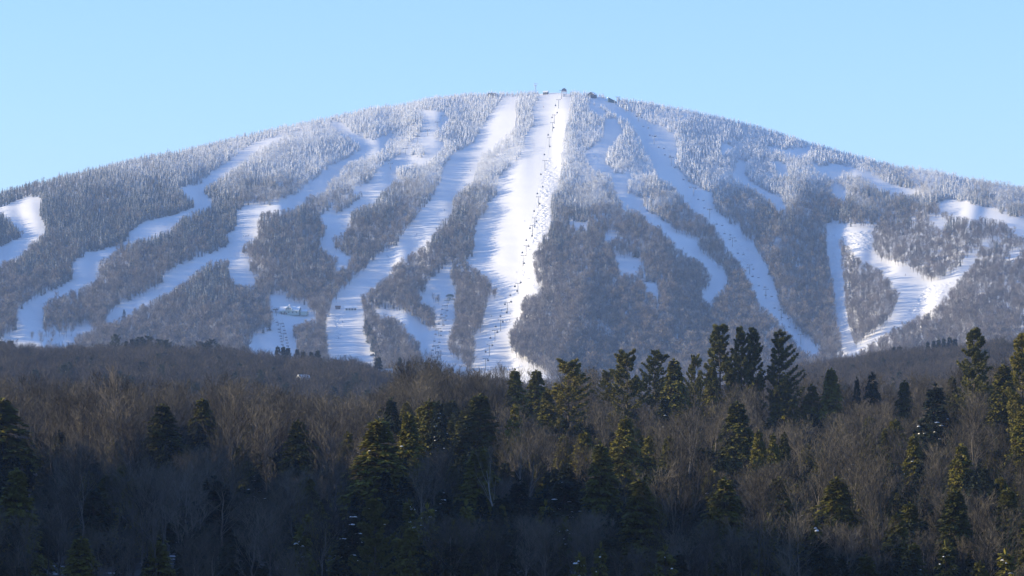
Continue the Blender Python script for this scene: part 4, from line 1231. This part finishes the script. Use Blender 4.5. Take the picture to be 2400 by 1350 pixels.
def lodge_extra(o, ro):
    # raised gable dormer, cupola, side wing
    g = MB().box(-4.2, 4.2, -7.3, -1, 4.5, 7.0)
    g.add([(-4.2, -7.3, 7), (4.2, -7.3, 7), (0, -7.3, 10.2), (0, -0.5, 10.2)], [(0, 1, 2), (0, 2, 3), (1, 3, 2)])
    g.obj("gable", M_pale, o)
    dr = MB()
    for s in (-1, 1):
        dr.add([(s * 4.9, -7.9, 6.5), (0, -7.9, 10.25), (0, 0, 10.25), (s * 4.9, 0, 6.5), (s * 4.9, -7.9, 6.95), (0, -7.9, 10.7), (0, 0, 10.7), (s * 4.9, 0, 6.95)],
               [(0, 1, 2), (0, 2, 3), (4, 6, 5), (4, 7, 6), (0, 4, 5), (0, 5, 1), (3, 2, 6), (3, 6, 7), (0, 3, 7), (0, 7, 4)])
    dr.obj("gable_roof", M_roofsnow, o)
    for x in (-2.0, 0, 2.0):
        w_ = MB().box(x - .8, x + .8, -7.42, -7.28, 5.6, 8.3).obj("window", M_white, o)
        MB().box(x - .65, x + .65, -7.48, -7.41, 5.75, 8.15).obj("pane", M_glass, w_)
    c = MB().box(-0.8, 0.8, -3.5, -2, 10, 12.0); c.obj("chimney", M_white, o)
    MB().box(-1.0, 1.0, -3.7, -1.8, 12.0, 12.3).obj("chimney_cap", M_roofsnow, o)
    w_ = MB().box(14.2, 22, -3, 6, -1.5, 3.4); w_.obj("side_wing", M_pale, o)
    MB().add([(14.2, -3.6, 3.4), (22.6, -3.6, 3.4), (22.6, 6.6, 3.4), (14.2, 6.6, 3.4), (14.2, 1.5, 6.2), (22.6, 1.5, 6.2)],
             [(0, 1, 5), (0, 5, 4), (2, 3, 4), (2, 4, 5), (1, 2, 5), (0, 4, 3), (0, 3, 1), (1, 3, 2)]).obj("wing_roof", M_roofsnow, o)
    for x in (-9, -6, -3):
        MB().box(x - .9, x + .9, -6.6, -6.02, 0, 1.9).obj("door", M_brown, o)
house("ski_lodge", "pale green ski lodge with snowy gabled roof beside the left chairlift", "lodge", 680, 737, 25, 12, 5.0, 4.6, M_pale, M_roofsnow, -0.22, 5, extra=lodge_extra)

def shed_extra(o, ro):
    for x in (-5, -1.5, 2, 5.6):
        MB().box(x - 1.1, x + 1.1, -3.1, -3.0, 0, 2.1).obj("door", M_dark, o)
house("snow_roofed_shed", "long low white shed with thick snow on its roof at the head of a run", "shed", 822, 727, 14.5, 6, 2.7, 2.4, M_white, M_roofsnow, 0.05, 0, extra=shed_extra)
house("brown_hut", "small brown timber hut left of the snow roofed shed", "hut", 792, 724, 6, 4, 2.6, 1.0, M_brown, M_brown, 0.0, 2)
def dark_extra(o, ro): pass
house("summit_lodge", "snow roofed lodge with dark gable front on the summit, right of the gondola station", "lodge", 1388, 229, 11, 14, 4.6, 4.2, M_dark, M_roofsnow, -0.35, 3, 'y', over=1.0)
house("summit_hut", "low dark roofed hut among frosted trees on the skyline left of the summit run", "hut", 1153, 229, 11, 7, 4.6, 2.6, M_dark, M_dark, 0.3, 2)
house("ridge_top_shed", "dark shed with snowy roof beside the summit snow, below the mast", "shed", 1279, 221, 7.5, 6, 3.3, 1.8, M_dark, M_roofsnow, -0.3, 2)
house("flat_red_shed", "low reddish hut tucked among frosted trees left of the mast", "hut", 1233, 225, 5.5, 4, 1.8, 0.7, M_brown, M_roofsnow, 0.1, 2)
# steep dark roof of the chairlift head house
p = mount(1434, 240)
o = empty("chairlift_head_house", tuple(float(q) for q in p), 0.2)
props(o, "dark slanted chairlift building with white roof edge just below the summit lodge", "lift station")
MB().prism([(-6, -1), (7, -1), (7, 0.6), (-6, 7.5)], -3, 3).obj("wall", M_dkgreen, o)
MB().prism([(-6.8, 7.7), (7.8, 0.6), (7.8, 1.0), (-6.8, 8.3)], -3.5, 3.5).obj("roof", M_roofsnow, o)
MB().box(5.6, 6.4, -3.4, -3.02, -1, 1.6).obj("door", M_brown, o)
# gondola top station: round topped dark housing on legs
p = mount(1322, 226)
o = empty("gondola_summit_station", tuple(float(q) for q in p))
props(o, "round topped frosted gondola station at the head of the widest run", "lift station")
th = np.linspace(0, math.pi, 9)
MB().prism([(4.2 * math.cos(a), 8.2 + 4.6 * math.sin(a)) for a in th], -5, 5).obj("machine_housing", M_cabin, o)
MB().box(-4.6, 4.6, -5.2, 5.2, 6.9, 8.2).obj("platform", M_frostmetal, o)
for x in (-3.4, 3.4):
    for y in (-4, 4):
        MB().tubes([(x, y, -1.5)], [(x, y, 7.0)], 0.45, 0.4, 6).obj("leg", M_frostmetal, o)
MB().box(-2.0, 2.2, -2, 3, -1.5, 3.6).obj("control_booth", M_frostmetal, o)
# communications mast
p = mount(1255, 226)
o = empty("summit_mast", tuple(float(q) for q in p))
props(o, "frost covered lattice mast standing above the summit trees", "mast")
H = 22.0
for sx in (-1, 1):
    for sy in (-1, 1):
        MB().tubes([(1.3 * sx, 1.3 * sy, -1)], [(0.6 * sx, 0.6 * sy, H * .82)], 0.22, 0.18, 4).obj("leg", M_frostmetal, o)
br = MB()
for k in range(7):
    z0 = k * H * .82 / 7; z1 = z0 + H * .82 / 7; w0 = 1.3 - .7 * k / 7; w1 = 1.3 - .7 * (k + 1) / 7
    for a, b in (((-1, -1), (1, -1)), ((1, -1), (1, 1)), ((1, 1), (-1, 1)), ((-1, 1), (-1, -1))):
        br.tubes([(a[0] * w0, a[1] * w0, z0)], [(b[0] * w1, b[1] * w1, z1)], 0.13, 0.13, 3)
        br.tubes([(a[0] * w1, a[1] * w1, z1)], [(b[0] * w1, b[1] * w1, z1)], 0.13, 0.13, 3)
br.obj("bracing", M_frostmetal, o)
for x, z in ((-2.0, 20.5), (2.6, 20.8), (-2.0, 17.2), (1.6, 17.6)):
    MB().lathe([(0.0, -0.9), (0.55, -0.9), (0.6, 0.9), (0.0, 1.0)], 7, (x, 0, z)).obj("antenna", M_frostmetal, o)
    MB().tubes([(0, 0, z - .3)], [(x, 0, z - .3)], 0.12, 0.12, 4).obj("antenna_arm", M_frostmetal, o)
MB().tubes([(0, 0, H * .8)], [(0, 0, H)], 0.3, 0.12, 5).obj("spire", M_frostmetal, o)

# curved-roof loading station halfway
p = mount(1055, 702)
o = empty("chairlift_loading_station", tuple(float(q) for q in p))
props(o, "dark green curved roof of the chairlift top station in the middle of the slope", "lift station")
pl = [(5.4 * math.cos(a), 3.6 + 3.2 * math.sin(a)) for a in np.linspace(0, math.pi, 9)]
MB().prism(pl, -4.5, 4.5).obj("roof", M_dkgreen, o)
for x in (-3.6, 3.6):
    MB().box(x - .35, x + .35, -2, 2, -1, 3.65).obj("pillar", M_steel, o)
MB().box(-2.4, 1.2, 0.5, 3, -1, 2.6).obj("operator_hut", M_pale, o)
MB().box(-3.3, 3.3, -4.2, 4.2, 3.0, 3.58).obj("bullwheel_cover", M_white, o)

# left chairlift head at the lodge
p = mount(646, 733)
o = empty("left_chairlift_head", tuple(float(q) for q in p))
props(o, "snow topped chairlift head station left of the pale green lodge", "lift station")
MB().prism([(-3.6, 3.2), (3.6, 3.2), (3.2, 4.6), (-3.2, 4.6)], -2, 2).obj("roof", M_dark, o)
MB().prism([(-3.1, 4.65), (3.1, 4.65), (2.2, 5.3), (-2.2, 5.3)], -1.8, 1.8).obj("roof_snow", M_roofsnow, o)
MB().box(-.6, .6, -.6, .6, -1, 3.2).obj("pillar", M_steel, o)
MB().box(-5.2, -3.9, -1.2, 1.4, -1, 2.2).obj("operator_hut", M_brown, o)

def ridge_house(name, label, cat, u, vrow, w, h, rz):
    D, _ = find_D(u, vrow, h + 2, rz_, DR)
    q = ridge(u, D)
    o = empty(name, tuple(float(k) for k in q), rz)
    props(o, label, cat)
    MB().box(-w / 2, w / 2, -3, 3, -1, h).obj("wall", M_brown, o)
    r = MB()
    for s in (-1, 1):
        r.add([(-w / 2 - .6, s * 3.8, h - .3), (w / 2 + .6, s * 3.8, h - .3), (w / 2 + .6, 0, h + 2.2), (-w / 2 - .6, 0, h + 2.2),
               (-w / 2 - .6, s * 3.8, h + .15), (w / 2 + .6, s * 3.8, h + .15), (w / 2 + .6, 0, h + 2.65), (-w / 2 - .6, 0, h + 2.65)],
              [(0, 1, 2), (0, 2, 3), (4, 6, 5), (4, 7, 6), (0, 4, 5), (0, 5, 1), (1, 5, 6), (1, 6, 2), (3, 7, 4), (3, 4, 0)])
    r.obj("roof", M_roofsnow, o)
    for x in (-w / 4, w / 4):
        MB().box(x - .6, x + .6, -3.1, -3.0, .8, 2.0).obj("window", M_glass, o)
ridge_house("cottage", "cottage roof white with snow at the foot of the runs, right of the spruce row", "cottage", 903, 866, 7.5, 15, 0.2)
ridge_house("cabin", "tiny cabin with a snowy roof in the ridge woods under the lodge slope", "cabin", 711, 881, 5.0, 13, 0.5)

# snow groomer
p = mount(873, 834)
o = empty("snow_groomer", tuple(float(q) for q in p), 0.3)
props(o, "small dark snow groomer parked at the right edge of the run under the shed", "snow groomer")
for s in (-1, 1):
    MB().prism([(-2.4, .15), (2.2, .15), (2.7, .7), (2.2, 1.1), (-2.4, 1.1), (-2.8, .6)], s * 1.5 - .5, s * 1.5 + .5).obj("track", M_dark, o)
MB().prism([(-2.2, 1.1), (2.0, 1.1), (2.0, 1.7), (-2.2, 1.9)], -1.2, 1.2).obj("body", M_cabin, o)
MB().prism([(0, 1.72), (1.9, 1.72), (1.5, 2.9), (0.1, 2.9)], -1.0, 1.0).obj("cab", M_glass, o)
MB().box(2.9, 3.3, -2.2, 2.2, .1, 1.3).obj("blade", M_steel, o)

# ------------------------------------------------------------------ lifts
ORD = ("first second third fourth fifth sixth seventh eighth ninth tenth eleventh twelfth thirteenth fourteenth fifteenth sixteenth seventeenth eighteenth nineteenth twentieth "
       "twenty-first twenty-second twenty-third twenty-fourth twenty-fifth twenty-sixth twenty-seventh twenty-eighth twenty-ninth thirtieth thirty-first thirty-second thirty-third thirty-fourth thirty-fifth thirty-sixth thirty-seventh thirty-eighth thirty-ninth fortieth").split()

def tower_meshes(h, arm, r=0.42):
    P_ = MB().tubes([(0, 0, -1.5)], [(0, 0, h)], r, r * .72, 7).mesh("pole", M_steel, True)
    A_ = MB().box(-arm, arm, -.28, .28, h - .3, h + .3).mesh("crossarm", M_steel)
    S_ = MB().box(-.22, .22, -1.9, 1.9, -.25, .3).mesh("sheave_train", M_dark)
    Lm = MB()
    for s in (-1, 1): Lm.tubes([(s * .22, -r - .12, 0)], [(s * .22, -r - .12, h)], .04, .04, 3)
    for k in range(int(h)): Lm.tubes([(-.22, -r - .12, k + .5)], [(.22, -r - .12, k + .5)], .035, .035, 3)
    Lm = Lm.mesh("ladder", M_steel)
    return P_, A_, S_, Lm, h, arm

def lift_line(towers, T, tname, tlabel, tgroup, cname, clabel, sag=0.010):
    """towers: base (column,row); returns the two cable polylines in order down the hill"""
    P_, A_, S_, Lm, h, arm = T
    base = [mount(u, v) for u, v in towers]
    lines = ([], [])
    for i, b in enumerate(base):
        a = base[max(0, i - 1)]; c = base[min(len(base) - 1, i + 1)]
        d = c - a; rz = math.atan2(d[1], d[0]) + math.pi / 2
        o = empty(tname, tuple(float(q) for q in b), rz)
        props(o, tlabel % ORD[i], "lift tower", tgroup)
        copy_part(P_, "pole", o); copy_part(A_, "crossarm", o); copy_part(Lm, "ladder", o)
        for s in (-1, 1):
            q = copy_part(S_, "sheave_train", o); q.location = (s * (arm - .3), 0, h + .3)
            w = b + np.array([math.cos(rz) * s * (arm - .3), math.sin(rz) * s * (arm - .3), h + .55])
            lines[0 if s < 0 else 1].append(w)
    res = []
    for k, ln in enumerate(lines):
        ln = np.array(ln); pts = []
        for i in range(len(ln) - 1):
            L_ = np.linalg.norm(ln[i + 1] - ln[i])
            for s in np.arange(0, 1, 1 / 8):
                q = ln[i] * (1 - s) + ln[i + 1] * s
                q = q - np.array([0, 0, 4 * s * (1 - s) * L_ * sag])
                pts.append(q)
        pts.append(ln[-1]); pts = np.array(pts)
        o = MB().tubes(pts[:-1], pts[1:], 0.055, 0.055, 4).obj(cname, M_cable, smooth=True)
        props(o, clabel % ("left", "right")[k], "cable", cname.replace("_", " ") + "s")
        res.append(pts)
    if np.mean(res[0][:, 0]) > np.mean(res[1][:, 0]): res = res[::-1]
    return res
def on_cable(line, v):
    rows = HOR - line[:, 2] / line[:, 1] * F
    i = int(np.clip(np.searchsorted(rows, v) - 1, 0, len(rows) - 2))
    t = float(np.clip((v - rows[i]) / (rows[i + 1] - rows[i] + 1e-6), 0, 1))
    return line[i] * (1 - t) + line[i + 1] * t

# gondola
G_T = [(1316,232),(1309,254),(1299,290),(1295,308),(1287,343),(1277,398),(1262,484),(1253,534),(1248,552),(1233,600),(1226,623),(1214,689),(1189,735),(1173,776),(1160,801),(1147,835),(1138,868)]
TG = tower_meshes(13.5, 3.2)
GL = lift_line(G_T, TG, "gondola_tower", "grey gondola tower, %s down from the summit on the widest run", "towers of the central gondola",
               "gondola_cable", "thin %s hand steel cable of the gondola down the widest run")
cab = MB().prism([(-1.05, -3.9), (1.05, -3.9), (1.3, -3.3), (1.25, -2.0), (.95, -1.6), (-.95, -1.6), (-1.25, -2.0), (-1.3, -3.3)], -1.2, 1.2).mesh("cabin", M_cabin)
winm = MB().box(-1.32, 1.32, -.85, .85, -2.9, -2.15).box(-.8, .8, -1.23, 1.23, -2.9, -2.15).mesh("window_band", M_glass)
hang = MB().tubes([(0, 0, 0), (.0, 0, -.9)], [(0, 0, -.9), (0, 0, -1.65)], .12, .10, 5).box(-.3, .3, -.4, .4, -.12, .15).mesh("hanger", M_steel)
rack = MB().box(-.95, .95, -1.38, -1.24, -3.7, -3.0).mesh("ski_rack", M_steel)
CAB = [(1302,250),(1305,267),(1293,278),(1298,302),(1286,319),(1289,346),(1278,365),(1270,411),(1273,440),(1261,456),(1264,480),(1252,497),(1255,521),(1244,537),(1246,555),(1235,565),(1237,579),(1225,594),(1228,619),(1219,664),(1205,673),(1208,684),(1195,694),(1198,709),(1184,715),(1188,734),(1173,743),(1176,756),(1162,767),(1164,780),(1150,794),(1153,811),(1139,826),(1141,850)]
for i, (u, v) in enumerate(CAB):
    q = [on_cable(l, v - 6.5) for l in GL]
    du = [abs(1200 + a[0] / a[1] * F - u) for a in q]
    w = q[int(np.argmin(du))]
    o = empty("gondola_cabin", tuple(float(k) for k in w), 0.0, 0.9)
    props(o, "dark gondola cabin, %s down from the summit on the central line" % ORD[i], "gondola cabin", "cabins of the central gondola")
    for me, nm in ((cab, "cabin"), (winm, "window_band"), (hang, "hanger"), (rack, "ski_rack")): copy_part(me, nm, o)

# chairs
ch_h = MB().tubes([(0, 0, 0), (0, 0, -1.6)], [(0, 0, -1.6), (0, .5, -2.6)], .07, .07, 4).box(-.2, .2, -.25, .25, -.1, .15).mesh("hanger", M_steel)
ch_f = MB().tubes([(-1.5, .5, -2.6), (-1.5, .5, -2.6), (1.5, .5, -2.6)], [(1.5, .5, -2.6), (-1.5, .3, -4.0), (1.5, .3, -4.0)], .08, .08, 4).mesh("frame", M_steel)
ch_s = MB().box(-1.5, 1.5, -.55, .25, -4.12, -3.95).mesh("seat", M_chair)
ch_b = MB().box(-1.5, 1.5, .27, .38, -3.9, -3.15).mesh("backrest", M_chair)
ch_r = MB().tubes([(-1.4, .3, -3.1), (-1.4, -.6, -3.3), (1.4, .3, -3.1)], [(-1.4, -.6, -3.3), (1.4, -.6, -3.3), (1.4, -.6, -3.3)], .05, .05, 3).mesh("safety_bar", M_chair)
def chairs(lines, rows, label, group, off=4.5):
    n = 0
    for v in rows:
        for k, l in enumerate(lines):
            w = on_cable(l, v - off + (0, 3)[k])
            o = empty("lift_chair", tuple(float(q) for q in w))
            props(o, label % (ORD[n // 2], ("left", "right")[k]), "lift chair", group)
            for me, nm in ((ch_h, "hanger"), (ch_f, "frame"), (ch_s, "seat"), (ch_b, "backrest"), (ch_r, "safety_bar")): copy_part(me, nm, o)
            n += 1
TR_ = tower_meshes(12.5, 3.6)
RL = lift_line([(1448,246),(1467,263),(1496,285),(1533,338),(1573,389),(1626,459),(1663,512),(1717,579),(1757,643),(1795,701),(1831,751),(1877,808)], TR_, "chairlift_tower",
               "T shaped chairlift tower, %s from the top on the long right run", "towers of the long right chairlift", "chairlift_cable", "thin %s hand cable of the long right chairlift")
chairs(RL, [272, 296, 316, 344, 362, 392, 420, 438, 466, 486, 524, 546, 560, 592, 626, 646, 668, 690, 720, 742, 764], "dark chair, %s row down the right chairlift, %s cable", "chairs of the long right chairlift")
TM_ = tower_meshes(9.5, 3.4, .32)
ML = lift_line([(1051,712),(1048,722),(1043,734),(1038,762),(1028,788),(1021,829),(1014,856),(1008,880)], TM_, "chairlift_tower", "chairlift tower, %s from the top below the curved green station", "towers of the lower central chairlift",
               "chairlift_cable", "thin %s hand cable of the lower central chairlift")
chairs(ML, [722, 734, 744, 756, 770, 780, 796, 808, 818, 830, 840, 850], "chair, %s row below the curved green station, %s cable", "chairs of the lower central chairlift", 3.5)
LL = lift_line([(648,740),(658,777),(664,800),(672,842)], TM_, "chairlift_tower", "chairlift tower, %s from the top on the slope under the lodge", "towers of the lodge chairlift",
               "chairlift_cable", "thin %s hand cable of the lodge chairlift")
chairs(LL, [752, 758, 768, 775, 784, 790, 797, 804], "chair, %s row on the slope under the lodge, %s cable", "chairs of the lodge chairlift", 3.0)
TU_ = tower_meshes(9.0, 3.4, .32)
UL = lift_line([(1038,285),(1025,300),(1002,318),(979,334),(950,362),(915,398)], TU_, "chairlift_tower", "chairlift tower, %s from the top on the upper left run", "towers of the upper left chairlift",
               "chairlift_cable", "thin %s hand cable of the upper left chairlift")

# ------------------------------------------------------------------ skiers
M_jacket = plain("ski_jacket", (0.06, 0.07, 0.12), 0.8)
M_pants = plain("ski_trousers", (0.03, 0.03, 0.035), 0.8)
M_skin = plain("skin", (0.5, 0.33, 0.25), 0.6)
M_red = plain("red_jacket", (0.45, 0.04, 0.03), 0.8)
def skier_body(red=False):
    v = [(0, 0, .92), (0, -.03, 1.15), (0, -.10, 1.42), (0, -.13, 1.52), (0, -.15, 1.68),
         (.11, 0, .88), (.14, -.16, .52), (.14, -.02, .10), (.14, -.16, .06), (-.11, 0, .88), (-.14, -.16, .52), (-.14, -.02, .10), (-.14, -.16, .06),
         (.19, -.10, 1.40), (.32, -.20, 1.16), (.34, -.42, 1.08), (-.19, -.10, 1.40), (-.32, -.20, 1.16), (-.34, -.42, 1.08)]
    e = [(0, 1), (1, 2), (2, 3), (3, 4), (0, 5), (5, 6), (6, 7), (7, 8), (0, 9), (9, 10), (10, 11), (11, 12), (2, 13), (13, 14), (14, 15), (2, 16), (16, 17), (17, 18)]
    rad = [.15, .16, .17, .07, .115, .10, .085, .065, .06, .10, .085, .065, .06, .075, .06, .05, .075, .06, .05]
    me = bpy.data.meshes.new("skier_skeleton"); me.from_pydata(v, e, [])
    o = bpy.data.objects.new("skier_skeleton", me); COL.objects.link(o)
    o.modifiers.new("skin", 'SKIN'); s = o.modifiers.new("sub", 'SUBSURF'); s.levels = 1; s.render_levels = 1
    for i, r in enumerate(rad):
        me.skin_vertices[0].data[i].radius = (r, r)
    me.skin_vertices[0].data[0].use_root = True
    dg = bpy.context.evaluated_depsgraph_get(); dg.update()
    out = bpy.data.meshes.new_from_object(o.evaluated_get(dg)); out.name = "skier"
    bpy.data.objects.remove(o)
    out.materials.clear()
    for m_ in (M_red if red else M_jacket, M_pants, M_skin): out.materials.append(m_)
    for p_ in out.polygons:
        z = p_.center.z
        p_.material_index = 1 if z < .95 else (2 if z > 1.5 else 0); p_.use_smooth = True
    return out
SK_MESH = [skier_body(False), skier_body(True)]
ski_m = MB().box(-.06, .06, -1.0, .75, 0, .03).add([(-.06, -1.0, 0), (.06, -1.0, 0), (.06, -1.15, .12), (-.06, -1.15, .12)], [(0, 1, 2), (0, 2, 3)]).mesh("ski", M_dark)
pole_m = MB().tubes([(0, 0, 0)], [(0, -.25, 1.1)], .015, .02, 4).mesh("ski_pole", M_steel)
helm_m = MB().lathe([(.0, .17), (.09, .15), (.145, .05), (.15, -.04), (.13, -.07)], 8).mesh("helmet", M_dark)
SKIERS = [(1274,252,1,"in a red jacket high on the widest run"),(1103,402,0,"on the diagonal run between frosted woods, upper one"),(1042,493,0,"on the diagonal run beside the dark trees, lower one"),
 (977,550,0,"far down the diagonal run by the shadowed edge"),(907,602,0,"at the left edge where the diagonal run narrows"),(911,604,0,"next to another at the narrowing of the diagonal run"),
 (571,555,0,"leftmost of four in a line on the shaded left run"),(575,555,0,"second of four in a line on the shaded left run"),(579,554,0,"third of four in a line on the shaded left run"),(583,553,0,"rightmost of four in a line on the shaded left run"),
 (794,794,0,"alone low on the run under the shed"),(803,757,0,"upper one on the run under the shed"),(1152,743,0,"left of the gondola line on the lower run"),(1196,737,0,"right of the gondola line on the lower run"),
 (1186,755,0,"lowest of those right of the gondola line"),(1195,752,0,"beside the right woods on the lower gondola run"),(1176,729,0,"under the gondola cables on the lower run"),(1139,784,0,"by the left woods on the lower gondola run"),
 (1394,368,0,"alone on the shaded bowl right of the widest run"),(1602,584,0,"on the curving shaded run between brown woods"),(1486,628,0,"in the small snow clearing within the brown woods"),(1117,266,0,"by frosted trees left of the summit run"),
 (1211,640,0,"at the foot of the widest run"),(1230,520,0,"midway down the widest run, left of the cabins"),(1160,560,0,"in the striped shade of the widest run"),(2122,646,0,"in the sunny bowl at right")]
for i, (u, v, red, where) in enumerate(SKIERS):
    p = mount(u, v)
    o = empty("person", tuple(float(q) for q in p), rs.uniform(-1.2, 1.2), 1.25)
    props(o, "skier " + where, "person", "skiers on the runs")
    copy_part(SK_MESH[red], "body", o)
    for s in (-1, 1):
        q = copy_part(ski_m, "ski", o); q.location = (.14 * s, 0, 0)
        q = copy_part(pole_m, "ski_pole", o); q.location = (.36 * s, -.2, 0)
    q = copy_part(helm_m, "helmet", o); q.location = (0, -.15, 1.70)

for _t, _l in COUNTED.items():
    for _n, (_k, _o) in enumerate(sorted(_l, key=lambda a: a[0])):
        _o['label'] = _t % ordinal(_n + 1)
